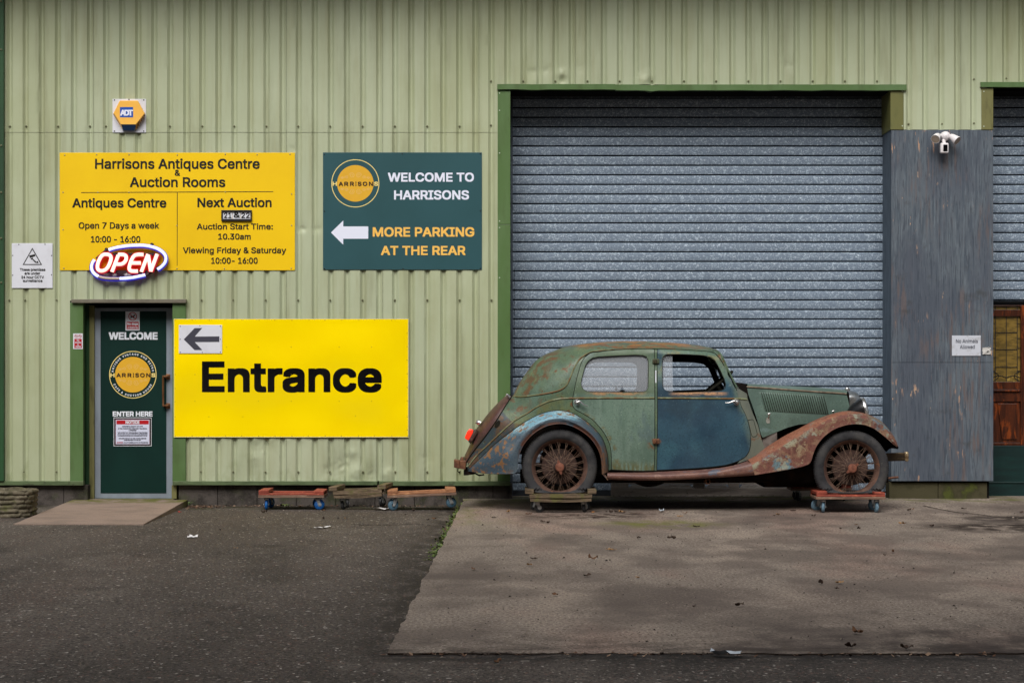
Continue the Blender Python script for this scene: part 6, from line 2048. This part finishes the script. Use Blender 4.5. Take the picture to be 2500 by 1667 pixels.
for i, (u, v) in enumerate(spots_):
    k = rnd.random()
    scrap('fallen_leaf', u, v, rnd.uniform(.025, .075), rnd.uniform(.018, .04), 'small dead leaf or crumb of dirt lying on the yard', 'leaf', leaf_ms[0 if k < .62 else 1 if k < .88 else 2], 20 + i, rnd.uniform(.5, 1.3), group='dead leaves scattered over the yard')
wpaper = mat('white_paper', C(224, 222, 222), rough=.7)
clearp = mat('clear_plastic_scrap', C(186, 194, 202), rough=.25, spec=.7)
scrap('paper_scrap', 471, 1313, .11, .07, 'crumpled white paper scrap lying alone on the asphalt below the ramp', 'litter', wpaper, 3, .5)
scrap('paper_scrap', 787, 1289.5, .16, .05, 'long torn white paper strip on the asphalt before the red dolly', 'litter', wpaper, 5, .3)
scrap('paper_scrap', 931, 1245, .15, .08, 'ragged white tissue on the asphalt under the broken dolly', 'litter', wpaper, 9, .5)
scrap('plastic_scrap', 1615, 1250, .07, .05, 'small clear plastic scrap on the concrete below the blue car door', 'litter', clearp, 13, 1.2)
scrap('plastic_scrap', 1772, 1600, .15, .06, 'pale plastic wrapper caught on the front edge of the concrete yard', 'litter', clearp, 15, .5)
scrap('plastic_scrap', 439, 1251, .04, .03, 'tiny bright red plastic bit beside the ramp', 'litter', mat('red_plastic_bit', C(214, 40, 46), rough=.4), 17, .8)
scrap('plastic_scrap', 1448, 1251, .06, .02, 'small orange yellow sliver on the concrete beside the mossy dolly', 'litter', mat('orange_sliver', C(214, 140, 60), rough=.6), 19, .3)
scrap('paper_scrap', 90, 1250 + 375, .14, .012, 'thin white straw lying on the dark asphalt far from the wall', 'litter', wpaper, 21, .1)
scrap('paper_scrap', 1492, 1343.5, .09, .03, 'pale tan scrap on the concrete in front of the car', 'litter', leaf_ms[2], 23, .3)
# weeds in the joint beside the concrete
mb = MB()
def tuft(mb, c, n, h, sp):
    for _ in range(n):
        a = rnd.uniform(0, 6.28)
        l, w = h * rnd.uniform(.5, 1.1), rnd.uniform(.006, .014)
        d = Vector((math.cos(a), math.sin(a), 0))
        s_ = Vector((-d.y, d.x, 0)) * w
        b = c + Vector((rnd.gauss(0, sp), rnd.gauss(0, sp), 0))
        m_, e = b + d * l * .45 + Vector((0, 0, l * .6)), b + d * l * .95 + Vector((0, 0, l * rnd.uniform(.3, .8)))
        mb.add([b - s_ * .3, b + s_ * .3, m_ + s_, m_ - s_, e], [(0, 1, 2, 3), (3, 2, 4)], rnd.randrange(2))


wline = spline([(1141, 1236), (1130, 1245), (1122, 1256), (1116, 1267), (1108, 1280), (1100, 1297), (1090, 1315), (1079, 1332), (1068, 1348), (1058, 1361), (1046, 1378)], 150)
for i, p in enumerate(wline):
    f = i / 149
    dens = (.35 + .65 * abs(math.sin(f * 9))) * (1 - .55 * f) * (1 if f < .9 else .4)
    if rnd.random() > dens + .15: continue
    Y = (H - AZ) * F / (p.y - CY) - D
    tuft(mb, P(p.x + rnd.gauss(0, 2.2), p.y, Y) + Vector((0, 0, .012)), rnd.randrange(5, 16), rnd.uniform(.018, .055) * (1 - .4 * f), .03)
for u, v in ((1150, 1232), (1143, 1235), (452, 1232), (700, 1236)):
    tuft(mb, P(u, v, -.06), 10, .05, .03)
tag(mb.build('weeds', [mat('weed_green', C(70, 90, 38), rough=.6), mat('weed_yellow_green', C(92, 104, 50), rough=.6)], None), kind='stuff')
# dirt and leaf crumbs in the corner of the ramp and along the plinth
mb = MB()
for _ in range(1500):
    k = rnd.random()
    if k < .4:
        x, y = -3.34 + abs(rnd.gauss(0, .16)), -.03 - abs(rnd.gauss(0, .22))
        if y < -1.3: continue
        z = AZ + .004
    elif k < .75:
        x, y, z = rnd.uniform(-3.2, -.6), -.02 - abs(rnd.gauss(0, .10)), AZ + .004
    else:
        yy = rnd.uniform(-10.8, -.2)
        x, y, z = slab_x(yy) - abs(rnd.gauss(0, .05)) - .01, yy, AZ + .006
    if _ % 3 == 0:
        x = rnd.uniform(-.7, 4.2)
        y, z = slab_y(x) - abs(rnd.gauss(0, .05)) + .03, AZ + .04
    s_ = rnd.uniform(.004, .018)
    a = rnd.uniform(0, 6.28)
    d, e = Vector((math.cos(a), math.sin(a), rnd.uniform(-.2, .6))) * s_, Vector((-math.sin(a), math.cos(a), rnd.uniform(-.2, .5))) * s_ * rnd.uniform(.4, .9)
    c = Vector((x, y, z + .004))
    mb.add([c - d, c - e, c + d, c + e], [(0, 1, 2, 3)], rnd.randrange(3))
tag(mb.build('leaf_litter', [mat('crumb_dark', C(54, 42, 34), rough=.9), mat('crumb_brown', C(92, 66, 50), rough=.9), mat('crumb_pale', C(136, 112, 92), rough=.9)], None), kind='stuff')
# dirt crumbs over the concrete and the asphalt
mb = MB()
for _ in range(2600):
    x = rnd.uniform(-6, 6)
    y = rnd.uniform(-12.4, -.3)
    on = x > slab_x(y) + .02 and y > -10.9
    z = slab_z(y) + .002 if on else AZ + .002
    s_ = rnd.uniform(.002, .008) * (1.8 if rnd.random() < .06 else 1)
    a = rnd.uniform(0, 6.28)
    d, e = Vector((math.cos(a), math.sin(a), .1)) * s_, Vector((-math.sin(a), math.cos(a), .2)) * s_ * rnd.uniform(.5, 1)
    c = Vector((x, y, z + s_ * .3))
    mb.add([c - d, c - e, c + d, c + e, c + Vector((0, 0, s_ * .8))], [(0, 1, 4), (1, 2, 4), (2, 3, 4), (3, 0, 4)], 0 if rnd.random() < .7 else 1)
tag(mb.build('dirt_crumbs', [mat('grit_dark', C(50, 42, 38), rough=.9), mat('grit_pale', C(140, 128, 116), rough=.9)], None), kind='stuff')
